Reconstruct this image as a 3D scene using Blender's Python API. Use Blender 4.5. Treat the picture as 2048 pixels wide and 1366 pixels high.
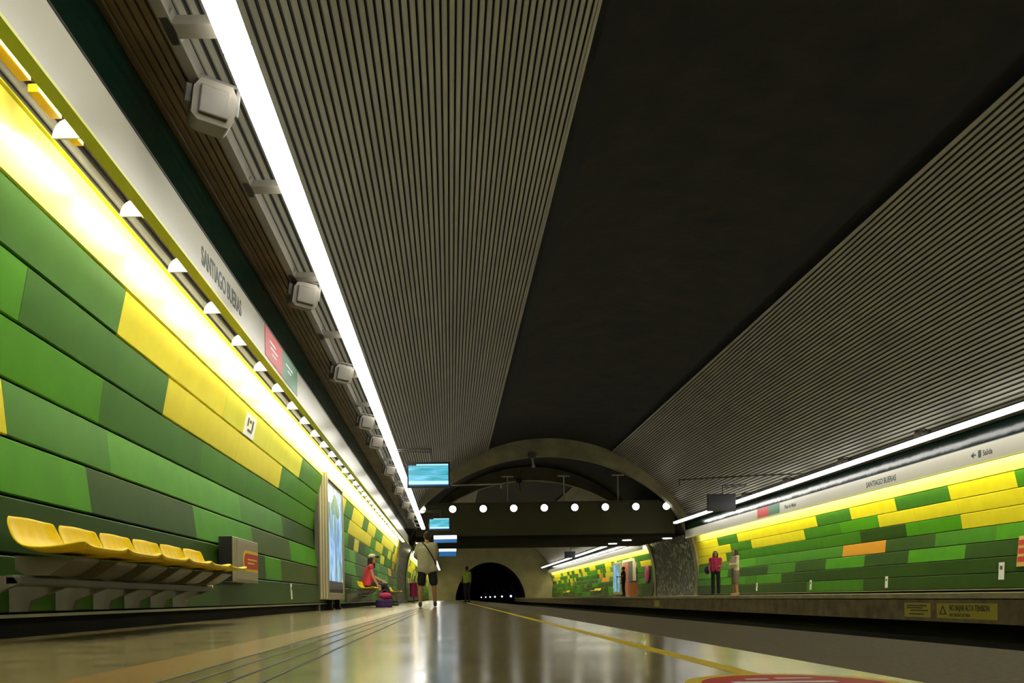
import bpy, bmesh, math, random
from mathutils import Vector, Matrix
random.seed(7)
for o in list(bpy.data.objects): bpy.data.objects.remove(o, do_unlink=True)
sc = bpy.context.scene
COL = sc.collection

# ------------------------------------------------------------------ camera, world, exposure
CAMZ, F, ROLL = 0.19, 1600.0, 0.014          # camera lies almost on the floor, level, looking down the platform (+Y)
cam_d = bpy.data.cameras.new('camera'); cam = bpy.data.objects.new('camera', cam_d); COL.objects.link(cam)
cam_d.sensor_width = 36.0; cam_d.lens = 36.0 * F / 2048
cam_d.shift_x = 123 / 2048; cam_d.shift_y = 514 / 2048
cam_d.clip_start = 0.02; cam_d.clip_end = 400
r_ = Vector((math.cos(ROLL), 0, -math.sin(ROLL))); u_ = Vector((math.sin(ROLL), 0, math.cos(ROLL))); b_ = Vector((0, -1, 0))
cam.matrix_world = Matrix(((r_.x, u_.x, b_.x, 0), (r_.y, u_.y, b_.y, 0), (r_.z, u_.z, b_.z, CAMZ), (0, 0, 0, 1)))
sc.camera = cam
w = bpy.data.worlds.new('world'); sc.world = w; w.use_nodes = True
w.node_tree.nodes['Background'].inputs[0].default_value = (0.75, 0.8, 1, 1)
w.node_tree.nodes['Background'].inputs[1].default_value = 0.002
sc.view_settings.view_transform = 'Standard'; sc.view_settings.look = 'None'
sc.view_settings.gamma = 1.0; sc.view_settings.exposure = 0.0; sc.view_settings.use_curve_mapping = False
TUBE_L, COVE_L, COVE_R = 13.0, 78.0, 92.0    # lamp strengths

# ------------------------------------------------------------------ materials
def S(r, g, b):
    f = lambda c: (c/255)/12.92 if c/255 <= 0.04045 else ((c/255+0.055)/1.055)**2.4
    return (f(r), f(g), f(b), 1)
def mat(name, col, rough=0.5, metal=0.0, emis=None, es=0, noise=0, nscale=8, bump=0, bscale=40, coat=0, stretch=None):
    m = bpy.data.materials.new(name); m.use_nodes = True
    nt = m.node_tree; b = nt.nodes['Principled BSDF']
    b.inputs['Base Color'].default_value = col; b.inputs['Roughness'].default_value = rough
    b.inputs['Metallic'].default_value = metal
    if coat: b.inputs['Coat Weight'].default_value = coat; b.inputs['Coat Roughness'].default_value = 0.12
    if emis: b.inputs['Emission Color'].default_value = emis; b.inputs['Emission Strength'].default_value = es
    if noise or bump:
        tc = nt.nodes.new('ShaderNodeTexCoord'); mp = nt.nodes.new('ShaderNodeMapping')
        if stretch: mp.inputs['Scale'].default_value = stretch
        nt.links.new(tc.outputs['Object'], mp.inputs[0])
    if noise:
        n = nt.nodes.new('ShaderNodeTexNoise'); n.inputs['Scale'].default_value = nscale; n.inputs['Detail'].default_value = 6
        nt.links.new(mp.outputs[0], n.inputs[0])
        r = nt.nodes.new('ShaderNodeValToRGB'); r.color_ramp.elements[0].position = 0.3; r.color_ramp.elements[1].position = 0.7
        r.color_ramp.elements[0].color = tuple(c*(1-noise) for c in col[:3])+(1,)
        r.color_ramp.elements[1].color = tuple(min(1, c*(1+noise)) for c in col[:3])+(1,)
        nt.links.new(n.outputs[0], r.inputs[0]); nt.links.new(r.outputs[0], b.inputs['Base Color'])
    if bump:
        n = nt.nodes.new('ShaderNodeTexNoise'); n.inputs['Scale'].default_value = bscale; n.inputs['Detail'].default_value = 4
        nt.links.new(mp.outputs[0], n.inputs[0])
        bp = nt.nodes.new('ShaderNodeBump'); bp.inputs['Strength'].default_value = bump; bp.inputs['Distance'].default_value = 0.02
        nt.links.new(n.outputs[0], bp.inputs['Height']); nt.links.new(bp.outputs[0], b.inputs['Normal'])
    if name.startswith(('panel_', 'yellow_seat')) and not coat: b.inputs['Specular IOR Level'].default_value = 0.14
    return m
M = {}
M['g_bright'] = mat('panel_bright_green', (0.065, 0.26, 0.006, 1), 0.42, noise=0.08, nscale=3)
M['g_mid'] = mat('panel_mid_green', (0.048, 0.185, 0.008, 1), 0.42, noise=0.08, nscale=3)
M['g_teal'] = mat('panel_blue_green', (0.040, 0.145, 0.014, 1), 0.42, noise=0.08, nscale=3)
M['g_dark'] = mat('panel_dark_green', (0.025, 0.068, 0.005, 1), 0.42, noise=0.08, nscale=3)
M['g_olive'] = mat('panel_olive', (0.050, 0.085, 0.005, 1), 0.42, noise=0.08, nscale=3)
M['y'] = mat('panel_yellow', (0.76, 0.66, 0.02, 1), 0.36, noise=0.05, nscale=3)
M['ytop'] = mat('panel_lampwashed_yellow', (0.82, 0.73, 0.11, 1), 0.33, noise=0.03, nscale=3, coat=0.4)  # panel yellow made paler, so the cove lamps' bleaching is partly in the colour
M['y2'] = mat('panel_lime_yellow', (0.66, 0.64, 0.03, 1), 0.36, noise=0.05, nscale=3)
M['orange'] = mat('panel_orange', (0.65, 0.30, 0.02, 1), 0.36)
M['peach'] = mat('panel_peach', (0.60, 0.42, 0.10, 1), 0.36)
M['joint'] = mat('joint_black', (0.006, 0.008, 0.006, 1), 0.8)
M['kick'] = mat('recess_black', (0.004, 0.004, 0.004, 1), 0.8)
M['kickmatte'] = mat('beam_matt_dark', (0.006, 0.005, 0.004, 1), 0.95)  # even, very dark matt colour of the beam
M['alu'] = mat('panel_edge_aluminium', (0.45, 0.47, 0.38, 1), 0.35, 0.6)
M['corr'] = mat('corrugated_metal', (0.42, 0.40, 0.32, 1), 0.42, 0.3, noise=0.10, nscale=1.2)
M['band'] = mat('sooty_concrete', (0.014, 0.011, 0.007, 1), 0.85, noise=0.5, nscale=1.5, bump=0.5, bscale=6)
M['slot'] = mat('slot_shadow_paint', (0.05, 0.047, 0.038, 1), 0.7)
M['bandedge'] = mat('band_edge', (0.006, 0.006, 0.006, 1), 0.8)
M['dark_vault'] = mat('dark_vault_paint', (0.030, 0.029, 0.028, 1), 0.7, noise=0.3, nscale=2)
M['rim'] = mat('rim_plaster', (0.30, 0.27, 0.16, 1), 0.7, noise=0.25, nscale=1.5)
M['endwall'] = mat('olive_plaster', (0.30, 0.27, 0.14, 1), 0.75, noise=0.15, nscale=1)
M['bridge'] = mat('bridge_olive_paint', (0.055, 0.052, 0.018, 1), 0.6, noise=0.1, nscale=1)
M['black'] = mat('black_plastic', (0.008, 0.008, 0.010, 1), 0.4)
M['navy'] = mat('navy_paint', (0.012, 0.016, 0.03, 1), 0.4)
M['tube'] = mat('lit_tube', (0.9, 0.9, 0.9, 1), 0.4, emis=(1, 0.97, 0.90, 1), es=TUBE_L)
M['cove'] = mat('lit_cove_tube', (0.9, 0.9, 0.9, 1), 0.4, emis=(1, 0.96, 0.80, 1), es=COVE_L)
M['cove_r'] = mat('lit_cove_tube_far', (0.9, 0.9, 0.9, 1), 0.4, emis=(1, 0.96, 0.80, 1), es=COVE_R)
M['fascia'] = mat('sign_band_cream', (0.52, 0.50, 0.39, 1), 0.30, coat=0.4)
M['flange'] = mat('flange_lime', (0.70, 0.70, 0.14, 1), 0.4)
M['glassgreen'] = mat('dark_green_glossy', (0.002, 0.010, 0.006, 1), 0.13, bump=0.6, bscale=0.9)
M['glassgreen'].node_tree.nodes['Principled BSDF'].inputs['Specular IOR Level'].default_value = 0.2
M['tray'] = mat('brown_cable_tray', (0.13, 0.10, 0.06, 1), 0.5, 0.3, noise=0.3, nscale=3)
M['grey'] = mat('grey_paint', (0.34, 0.33, 0.27, 1), 0.45, noise=0.1, nscale=5)
M['spk'] = mat('speaker_enamel', (0.13, 0.115, 0.08, 1), 0.5, noise=0.15, nscale=5)
M['railgrey'] = mat('rail_grey', (0.12, 0.11, 0.085, 1), 0.5, noise=0.15, nscale=5)
M['greyd'] = mat('dark_grey_metal', (0.08, 0.078, 0.065, 1), 0.5)
M['white'] = mat('white_paint', (0.85, 0.85, 0.80, 1), 0.4)
M['mauve'] = mat('mauve_pipe', (0.10, 0.07, 0.05, 1), 0.5, noise=0.6, nscale=6, stretch=(6, 0.4, 6))
M['yduct'] = mat('yellow_duct', (0.40, 0.22, 0.005, 1), 0.4)
M['seat'] = mat('yellow_seat_plastic', (0.90, 0.63, 0.008, 1), 0.42)
M['beige'] = mat('beige_enamel', (0.34, 0.30, 0.18, 1), 0.35)
M['red'] = mat('red_vinyl', (0.55, 0.02, 0.015, 1), 0.45)
M['yel'] = mat('yellow_vinyl', (0.80, 0.58, 0.02, 1), 0.45)
M['olivesign'] = mat('faded_yellow_sign', (0.42, 0.36, 0.03, 1), 0.5)
M['txt'] = mat('lettering_dark_green', (0.008, 0.035, 0.016, 1), 0.5)
M['txtk'] = mat('lettering_black', (0.02, 0.02, 0.015, 1), 0.5)
M['greensq'] = mat('green_vinyl', (0.02, 0.16, 0.06, 1), 0.4)
M['skin'] = mat('skin', (0.50, 0.25, 0.14, 1), 0.5)
M['skin2'] = mat('skin_tan', (0.36, 0.17, 0.09, 1), 0.5)
M['hair'] = mat('dark_hair', (0.02, 0.012, 0.008, 1), 0.45, bump=0.4, bscale=60)
M['khaki'] = mat('khaki_cloth', (0.46, 0.42, 0.26, 1), 0.85, bump=0.4, bscale=25)
M['blackcloth'] = mat('black_cloth', (0.010, 0.010, 0.014, 1), 0.85, bump=0.3, bscale=25)
M['jean'] = mat('dark_denim', (0.015, 0.022, 0.035, 1), 0.85, bump=0.3, bscale=30)
M['pink'] = mat('pink_cloth', (0.60, 0.045, 0.10, 1), 0.8, bump=0.3, bscale=25)
M['magenta'] = mat('magenta_cloth', (0.50, 0.03, 0.14, 1), 0.8, bump=0.3, bscale=25)
M['purple'] = mat('purple_fabric', (0.05, 0.012, 0.12, 1), 0.7)
M['cream'] = mat('cream_cloth', (0.66, 0.56, 0.38, 1), 0.8, bump=0.3, bscale=25)
M['skirt'] = mat('taupe_cloth', (0.17, 0.14, 0.11, 1), 0.85, bump=0.3, bscale=25)
M['lime'] = mat('lime_cloth', (0.30, 0.40, 0.06, 1), 0.85)
M['paper'] = mat('white_paper', (0.85, 0.87, 0.9, 1), 0.5)
M['brick'] = mat('orange_brown', (0.45, 0.14, 0.05, 1), 0.6)
M['steel'] = mat('steel_rail', (0.30, 0.28, 0.25, 1), 0.35, 0.9)
M['ballast'] = mat('ballast', (0.018, 0.016, 0.014, 1), 0.9, noise=0.5, nscale=30, bump=0.8, bscale=30)
M['conc'] = mat('platform_edge_concrete', (0.16, 0.125, 0.06, 1), 0.75, noise=0.35, nscale=4, bump=0.3, bscale=10)
M['edge'] = mat('platform_edge_strip', (0.38, 0.33, 0.18, 1), 0.6, noise=0.2, nscale=4)
M['eye'] = mat('eye_dark', (0.03, 0.02, 0.02, 1), 0.2)
M['shoe'] = mat('shoe_black', (0.02, 0.02, 0.02, 1), 0.5)
M['sole'] = mat('shoe_white', (0.6, 0.6, 0.58, 1), 0.6)
M['lamp'] = mat('round_lamp_glow', (1, 1, 1, 1), 0.4, emis=(1, 0.97, 0.86, 1), es=6)
M['signlit'] = mat('lit_sign_white', (1, 1, 1, 1), 0.4, emis=(0.85, 0.93, 1, 1), es=3.0)
M['signblue'] = mat('lit_sign_blue', (0.02, 0.1, 0.25, 1), 0.4, emis=(0.03, 0.16, 0.40, 1), es=0.8)
M['spot'] = mat('tunnel_lamp_glow', (1, 1, 1, 1), 0.4, emis=(0.75, 0.8, 1, 1), es=4)

def node_mat(name):
    m = bpy.data.materials.new(name); m.use_nodes = True
    return m, m.node_tree, m.node_tree.nodes['Principled BSDF']
# polished floor with faint slab joints, matte granite strip, pebbled pillar, screens
def floor_mat():
    m, nt, b = node_mat('polished_stone')
    tc = nt.nodes.new('ShaderNodeTexCoord')
    n = nt.nodes.new('ShaderNodeTexNoise'); n.inputs['Scale'].default_value = 5; n.inputs['Detail'].default_value = 8
    nt.links.new(tc.outputs['Object'], n.inputs[0])
    r = nt.nodes.new('ShaderNodeValToRGB'); r.color_ramp.elements[0].position = 0.3; r.color_ramp.elements[1].position = 0.7
    r.color_ramp.elements[0].color = (0.21, 0.165, 0.07, 1); r.color_ramp.elements[1].color = (0.32, 0.26, 0.125, 1)
    nt.links.new(n.outputs[0], r.inputs[0])
    br = nt.nodes.new('ShaderNodeTexBrick'); br.offset = 0.0
    br.inputs['Scale'].default_value = 1; br.inputs['Brick Width'].default_value = 0.6; br.inputs['Row Height'].default_value = 0.6
    br.inputs['Mortar Size'].default_value = 0.004; br.inputs['Color1'].default_value = (1, 1, 1, 1); br.inputs['Color2'].default_value = (0.88, 0.88, 0.88, 1)
    br.inputs['Mortar'].default_value = (0.45, 0.42, 0.4, 1)
    nt.links.new(tc.outputs['Object'], br.inputs[0])
    mx = nt.nodes.new('ShaderNodeMix'); mx.data_type = 'RGBA'; mx.blend_type = 'MULTIPLY'; mx.inputs[0].default_value = 1
    nt.links.new(r.outputs[0], mx.inputs[6]); nt.links.new(br.outputs[0], mx.inputs[7]); nt.links.new(mx.outputs[2], b.inputs['Base Color'])
    n2 = nt.nodes.new('ShaderNodeTexNoise'); n2.inputs['Scale'].default_value = 2.2; n2.inputs['Detail'].default_value = 3
    nt.links.new(tc.outputs['Object'], n2.inputs[0])
    mr = nt.nodes.new('ShaderNodeMapRange'); mr.inputs[3].default_value = 0.10; mr.inputs[4].default_value = 0.24
    nt.links.new(n2.outputs[0], mr.inputs[0]); nt.links.new(mr.outputs[0], b.inputs['Roughness'])
    n3 = nt.nodes.new('ShaderNodeTexNoise'); n3.inputs['Scale'].default_value = 3.0; n3.inputs['Detail'].default_value = 2
    nt.links.new(tc.outputs['Object'], n3.inputs[0])
    bp = nt.nodes.new('ShaderNodeBump'); bp.inputs['Strength'].default_value = 0.10; bp.inputs['Distance'].default_value = 0.01
    nt.links.new(n3.outputs[0], bp.inputs['Height']); nt.links.new(bp.outputs[0], b.inputs['Normal'])
    return m
M['floor'] = floor_mat()
M['granite'] = mat('rough_granite', (0.11, 0.085, 0.05, 1), 0.6, noise=0.35, nscale=60, bump=0.15, bscale=80)
M['tactile'] = mat('tactile_orange_stone', (0.34, 0.19, 0.06, 1), 0.22, noise=0.35, nscale=25)
M['groove'] = mat('groove_dark', (0.03, 0.022, 0.012, 1), 0.6)
def pebble_mat():
    m, nt, b = node_mat('pebble_mosaic')
    tc = nt.nodes.new('ShaderNodeTexCoord'); v = nt.nodes.new('ShaderNodeTexVoronoi'); v.inputs['Scale'].default_value = 7
    nt.links.new(tc.outputs['Object'], v.inputs[0])
    r = nt.nodes.new('ShaderNodeValToRGB'); e = r.color_ramp.elements
    e[0].position = 0.0; e[0].color = (0.004, 0.006, 0.005, 1); e[1].position = 1; e[1].color = (0.55, 0.60, 0.45, 1)
    x = e.new(0.55); x.color = (0.012, 0.018, 0.012, 1); x = e.new(0.7); x.color = (0.15, 0.17, 0.11, 1)
    nt.links.new(v.outputs['Color'], r.inputs[0]); nt.links.new(r.outputs[0], b.inputs['Base Color'])
    bp = nt.nodes.new('ShaderNodeBump'); bp.inputs['Strength'].default_value = 0.5; bp.invert = True
    nt.links.new(v.outputs['Distance'], bp.inputs['Height']); nt.links.new(bp.outputs[0], b.inputs['Normal'])
    b.inputs['Roughness'].default_value = 0.35
    return m
M['pebble'] = pebble_mat()
def screen_mat(name, stops, strength, sc3, distort):
    # a moving picture frozen on a display: soft bands of colour given off by the screen
    m, nt, b = node_mat(name)
    tc = nt.nodes.new('ShaderNodeTexCoord'); mp = nt.nodes.new('ShaderNodeMapping'); mp.inputs['Scale'].default_value = sc3
    nt.links.new(tc.outputs['Object'], mp.inputs[0])
    n = nt.nodes.new('ShaderNodeTexNoise'); n.inputs['Scale'].default_value = 1; n.inputs['Detail'].default_value = 3
    n.inputs['Distortion'].default_value = distort
    nt.links.new(mp.outputs[0], n.inputs[0])
    r = nt.nodes.new('ShaderNodeValToRGB'); e = r.color_ramp.elements
    e[0].position = stops[0][0]; e[0].color = stops[0][1]; e[1].position = stops[-1][0]; e[1].color = stops[-1][1]
    for p, c in stops[1:-1]:
        x = e.new(p); x.color = c
    nt.links.new(n.outputs[0], r.inputs[0]); nt.links.new(r.outputs[0], b.inputs['Emission Color'])
    b.inputs['Emission Strength'].default_value = strength; b.inputs['Base Color'].default_value = (0.01, 0.01, 0.01, 1)
    b.inputs['Roughness'].default_value = 0.3
    return m
M['screen'] = screen_mat('monitor_picture', [(0.35, (0.02, 0.30, 0.36, 1)), (0.5, (0.08, 0.40, 0.50, 1)), (0.68, (0.18, 0.58, 0.85, 1))], 1.25, (1.2, 1, 13), 0.6)
M['screenw'] = mat('monitor_caption', (0, 0, 0, 1), 0.3, emis=(0.45, 0.85, 1.0, 1), es=1.3)
M['screenb'] = mat('monitor_ticker', (0, 0, 0, 1), 0.3, emis=(0.02, 0.08, 0.22, 1), es=1.0)
M['poster'] = screen_mat('lit_poster', [(0.33, (0.02, 0.12, 0.02, 1)), (0.42, (0.10, 0.30, 0.04, 1)), (0.50, (0.06, 0.18, 0.45, 1)), (0.58, (0.45, 0.70, 0.95, 1)), (0.70, (0.10, 0.28, 0.60, 1))], 1.0, (1, 5, 0.9), 1.2)
M['posterg'] = mat('poster_green_leaf', (0, 0, 0, 1), 0.3, emis=(0.06, 0.20, 0.02, 1), es=1.0)
M['posterw'] = mat('poster_white', (0, 0, 0, 1), 0.3, emis=(0.8, 0.9, 0.95, 1), es=1.3)
M['posterk'] = mat('poster_dark_foot', (0, 0, 0, 1), 0.3, emis=(0.005, 0.01, 0.02, 1), es=1.0)

# ------------------------------------------------------------------ mesh helpers
class MB:
    def __init__(s): s.v = []; s.f = []; s.m = []; s.sm = []
    def add(s, vs, fs, m=0, smooth=False):
        o = len(s.v); s.v += [tuple(p) for p in vs]
        for f in fs: s.f.append(tuple(i+o for i in f)); s.m.append(m); s.sm.append(smooth)
    def quad(s, a, b, c, d, m=0): s.add([a, b, c, d], [(0, 1, 2, 3)], m)
    def box(s, x0, x1, y0, y1, z0, z1, m=0, bev=0):
        x0, x1 = sorted((x0, x1)); y0, y1 = sorted((y0, y1)); z0, z1 = sorted((z0, z1))
        b = min(bev, (x1-x0)/3, (y1-y0)/3, (z1-z0)/3)
        if b <= 0:
            vs = [(x, y, z) for z in (z0, z1) for y in (y0, y1) for x in (x0, x1)]
            s.add(vs, [(0, 2, 3, 1), (4, 5, 7, 6), (0, 1, 5, 4), (2, 6, 7, 3), (0, 4, 6, 2), (1, 3, 7, 5)], m); return
        bm = bmesh.new()
        bmesh.ops.create_cube(bm, size=1)
        for v in bm.verts:
            v.co = Vector(((x0+x1)/2+v.co.x*(x1-x0), (y0+y1)/2+v.co.y*(y1-y0), (z0+z1)/2+v.co.z*(z1-z0)))
        bmesh.ops.bevel(bm, geom=bm.edges[:], offset=b, segments=2, affect='EDGES', profile=0.5)
        bm.verts.index_update()
        s.add([v.co for v in bm.verts], [[v.index for v in f.verts] for f in bm.faces], m); bm.free()
    def prism(s, poly, y0, y1, m=0, cap=True, axis='y'):
        # poly in (x,z) pushed along y; axis 'x': poly in (y,z) pushed along x; 'z': poly (x,y) along z
        n = len(poly)
        def P(p, t): return {'y': (p[0], t, p[1]), 'x': (t, p[0], p[1]), 'z': (p[0], p[1], t)}[axis]
        s.add([P(p, y0) for p in poly]+[P(p, y1) for p in poly], [(i, (i+1) % n, (i+1) % n+n, i+n) for i in range(n)], m)
        if cap: s.add([P(p, y0) for p in poly], [tuple(range(n))], m); s.add([P(p, y1) for p in poly], [tuple(range(n))[::-1]], m)
    def tube(s, pts, r, n=8, m=0, smooth=True, cap=True):
        pts = [Vector(p) for p in pts]; rs = r if isinstance(r, (list, tuple)) else [r]*len(pts)
        rings = []
        up = Vector((0, 0, 1))
        for i, p in enumerate(pts):
            d = (pts[min(i+1, len(pts)-1)]-pts[max(i-1, 0)]).normalized()
            a = d.cross(up if abs(d.z) < 0.95 else Vector((1, 0, 0))).normalized(); b = d.cross(a)
            rings.append([p+(a*math.cos(t)+b*math.sin(t))*rs[i] for t in [2*math.pi*k/n for k in range(n)]])
        vs = [q for rg in rings for q in rg]
        fs = [(i*n+k, i*n+(k+1) % n, (i+1)*n+(k+1) % n, (i+1)*n+k) for i in range(len(pts)-1) for k in range(n)]
        s.add(vs, fs, m, smooth)
        if cap:
            s.add(rings[0], [tuple(range(n))], m); s.add(rings[-1], [tuple(range(n))[::-1]], m)
    def ball(s, c, rad, m=0, n=12, rings=8, rot=None):
        c = Vector(c); rad = Vector(rad) if not isinstance(rad, (int, float)) else Vector((rad,)*3)
        vs = []; fs = []
        for i in range(rings+1):
            th = math.pi*i/rings
            for k in range(n):
                ph = 2*math.pi*k/n
                p = Vector((rad.x*math.sin(th)*math.cos(ph), rad.y*math.sin(th)*math.sin(ph), rad.z*math.cos(th)))
                if rot: p = rot @ p
                vs.append(c+p)
        for i in range(rings):
            for k in range(n): fs.append((i*n+k, (i+1)*n+k, (i+1)*n+(k+1) % n, i*n+(k+1) % n))
        s.add(vs, fs, m, True)
    def caps(s, p0, p1, r0, r1, m=0):
        s.tube([p0, p1], [r0, r1], 12, m); s.ball(p0, r0, m); s.ball(p1, r1, m)
    def build(s, name, mats, parent=None, merge=False, loc=None):
        me = bpy.data.meshes.new(name); me.from_pydata(s.v, [], s.f)
        if not isinstance(mats, (list, tuple)): mats = [mats]
        for k in mats: me.materials.append(M[k] if isinstance(k, str) else k)
        for p, i, sm in zip(me.polygons, s.m, s.sm): p.material_index = i; p.use_smooth = sm
        bm = bmesh.new(); bm.from_mesh(me)
        if merge: bmesh.ops.remove_doubles(bm, verts=bm.verts, dist=1e-5)
        bmesh.ops.recalc_face_normals(bm, faces=bm.faces); bm.to_mesh(me); bm.free()
        o = bpy.data.objects.new(name, me); COL.objects.link(o)
        if parent: o.parent = parent
        if loc: o.location = loc
        return o
def tag(o, label=None, cat=None, group=None, kind=None):
    if label: o['label'] = label
    if cat: o['category'] = cat
    if group: o['group'] = group
    if kind: o['kind'] = kind
    return o
def empty(name, loc, label, cat, group=None, rz=0):
    o = bpy.data.objects.new(name, None); COL.objects.link(o); o.location = loc; o.rotation_euler = (0, 0, rz)
    return tag(o, label, cat, group)
def copy_tree(o, parent=None):
    c = o.copy(); COL.objects.link(c); c.parent = parent
    for ch in list(o.children): copy_tree(ch, c)
    return c
def struct(o): o['kind'] = 'structure'; return o
def text(name, body, size, mt, parent, loc, rot, sx=1.0, extr=0.001, align='LEFT', bold=0.018):
    c = bpy.data.curves.new(name, 'FONT'); c.body = body; c.size = size; c.extrude = extr; c.align_x = align
    c.offset = bold*size; c.materials.append(M[mt]); o = bpy.data.objects.new(name, c); COL.objects.link(o)
    me = bpy.data.meshes.new_from_object(o); bpy.data.objects.remove(o, do_unlink=True); o = bpy.data.objects.new(name, me); COL.objects.link(o)
    o.parent = parent; o.location = loc; o.rotation_euler = rot; o.scale = (sx, 1, 1)
    return o
PI = math.pi

# ------------------------------------------------------------------ section of the station
AX = 4.5                      # axis of the vault
H1 = (-3.0, 37.0); H2 = (45.2, 90.0)
R, ZC = 7.6, -0.12
def side(s, x): return x if s < 0 else 2*AX-x
def dz(s): return 0.0 if s < 0 else 0.10
WALLZ = [0.14, 0.47, 0.80, 1.14, 1.48, 1.82, 2.16, 2.50, 2.895]
WALLX = [-2.43, -2.445, -2.46, -2.50, -2.53, -2.49, -2.43, -2.36, -2.295]
EDGE_L, EDGE_R = 1.80, 7.20
PLAT_R = 0.165                # top of the opposite platform

# floors
f = MB()
f.box(-2.9, 0.99, H1[0], H2[1], -0.12, 0.0, 0)
f.box(0.99, EDGE_L, H1[0], H2[1], -0.12, -0.0005, 1)
f.box(-0.95, -0.70, H1[0], 36, -0.01, 0.0008, 2)
for gx in (-0.70, -0.62, -0.53, -0.445): f.box(gx-0.006, gx+0.006, H1[0], 36, -0.01, 0.0012, 3)
f.box(0.685, 0.735, H1[0], 36, -0.01, 0.0012, 4)
f.box(1.45, EDGE_L-0.02, H1[0], H2[1], -1.2, -0.12, 5)
struct(f.build('floor', ['floor', 'granite', 'tactile', 'groove', 'yel', 'conc']))
f = MB()
f.box(EDGE_R, 11.9, H1[0], H2[1], PLAT_R-0.075, PLAT_R, 0)
f.box(EDGE_R+0.05, EDGE_R+0.4, H1[0], H2[1], PLAT_R-0.42, PLAT_R-0.075, 1)
f.box(EDGE_R+0.75, 11.9, H1[0], H2[1], -1.2, PLAT_R-0.075, 2)
struct(f.build('floor.001', ['edge', 'conc', 'kick']))
f = MB(); f.box(1.45, EDGE_R+0.8, H1[0], 200, -1.4, -1.2, 0)
tb = struct(f.build('floor.002', ['ballast']))
for k, x in enumerate((2.55, 3.99, 5.01, 6.45)):
    r = MB(); r.prism([(x-0.06, -1.2), (x+0.06, -1.2), (x+0.06, -1.18), (x+0.012, -1.165), (x+0.012, -1.08), (x+0.035, -1.07), (x+0.035, -1.04), (x-0.035, -1.04), (x-0.035, -1.07), (x-0.012, -1.08), (x-0.012, -1.165), (x-0.06, -1.18)], H1[0], 128)
    tag(r.build('rail', 'steel'), 'steel running rail on the track bed between the platforms', 'rail', 'running rails')

# vault: corrugated sheets either side, dark sooty band at the crown
def vault(y0, y1, name, dark=False):
    v = MB()
    def pt(a, rr): return (AX+rr*math.cos(a), ZC+rr*math.sin(a))
    aL0 = math.acos(-6.95/R); aL1 = math.acos(-2.72/R); aR1 = math.acos(3.02/R); aR0 = math.acos(6.95/R)
    if dark:
        N = 60; A = [aL0+(aR0-aL0)*i/N for i in range(N+1)]
        P = [pt(a, R) for a in A]
        for p, q in zip(P, P[1:]): v.quad((p[0], y0, p[1]), (q[0], y0, q[1]), (q[0], y1, q[1]), (p[0], y1, p[1]), 1)
    else:
        def corr(a0, a1):
            n = int(abs(a1-a0)*R/0.094); P = []
            for i in range(n):
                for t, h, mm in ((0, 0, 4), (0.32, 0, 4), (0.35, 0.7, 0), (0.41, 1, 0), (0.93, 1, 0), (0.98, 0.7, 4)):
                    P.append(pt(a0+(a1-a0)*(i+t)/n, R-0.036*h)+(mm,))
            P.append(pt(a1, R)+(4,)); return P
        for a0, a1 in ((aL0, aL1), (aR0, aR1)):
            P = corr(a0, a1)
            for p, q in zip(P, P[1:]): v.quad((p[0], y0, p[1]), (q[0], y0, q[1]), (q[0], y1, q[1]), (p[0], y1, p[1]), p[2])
        # edge trims and recessed crown band
        for a, d in ((aL1, -1), (aR1, 1)):
            for r0, r1, m, da in ((R-0.04, R+0.06, 2, 0.0),):
                p = pt(a, r0); q = pt(a, r1); v.quad((p[0], y0, p[1]), (q[0], y0, q[1]), (q[0], y1, q[1]), (p[0], y1, p[1]), 2)
        for a in (aL1, aR1):
            for k in range(2):
                p = pt(a+(k-.5)*0.004, R-0.045); q = pt(a+(.5-k)*0.004, R-0.045)
            p = pt(a-0.003, R-0.045); q = pt(a+0.003, R-0.045)
            v.quad((p[0], y0, p[1]), (q[0], y0, q[1]), (q[0], y1, q[1]), (p[0], y1, p[1]), 0)
        N = 24; A = [aL1+(aR1-aL1)*i/N for i in range(N+1)]; P = [pt(a, R+0.06) for a in A]
        for i, (p, q) in enumerate(zip(P, P[1:])):
            v.quad((p[0], y0, p[1]), (q[0], y0, q[1]), (q[0], y1, q[1]), (p[0], y1, p[1]), 2 if i in (0, 1, N-2, N-1) else 1)
    # side shells behind the wall cladding down to the floor
    for s in (-1, 1):
        a0 = aL0 if s < 0 else aR0; P = []
        for i in range(9):
            zz = -0.2+(pt(a0, R)[1]+0.2)*i/8; xx = AX+s*(math.sqrt(R*R-(zz-ZC)**2)); P.append((xx, zz))
        for p, q in zip(P, P[1:]): v.quad((p[0], y0, p[1]), (q[0], y0, q[1]), (q[0], y1, q[1]), (p[0], y1, p[1]), 3)
    return struct(v.build(name, ['corr', 'band' if not dark else 'dark_vault', 'bandedge', 'dark_vault', 'slot']))
vault(H1[0], H1[1], 'ceiling'); vault(H1[1]+0.5, 44.7, 'ceiling.001', True); vault(H2[0], H2[1], 'ceiling.002')
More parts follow.
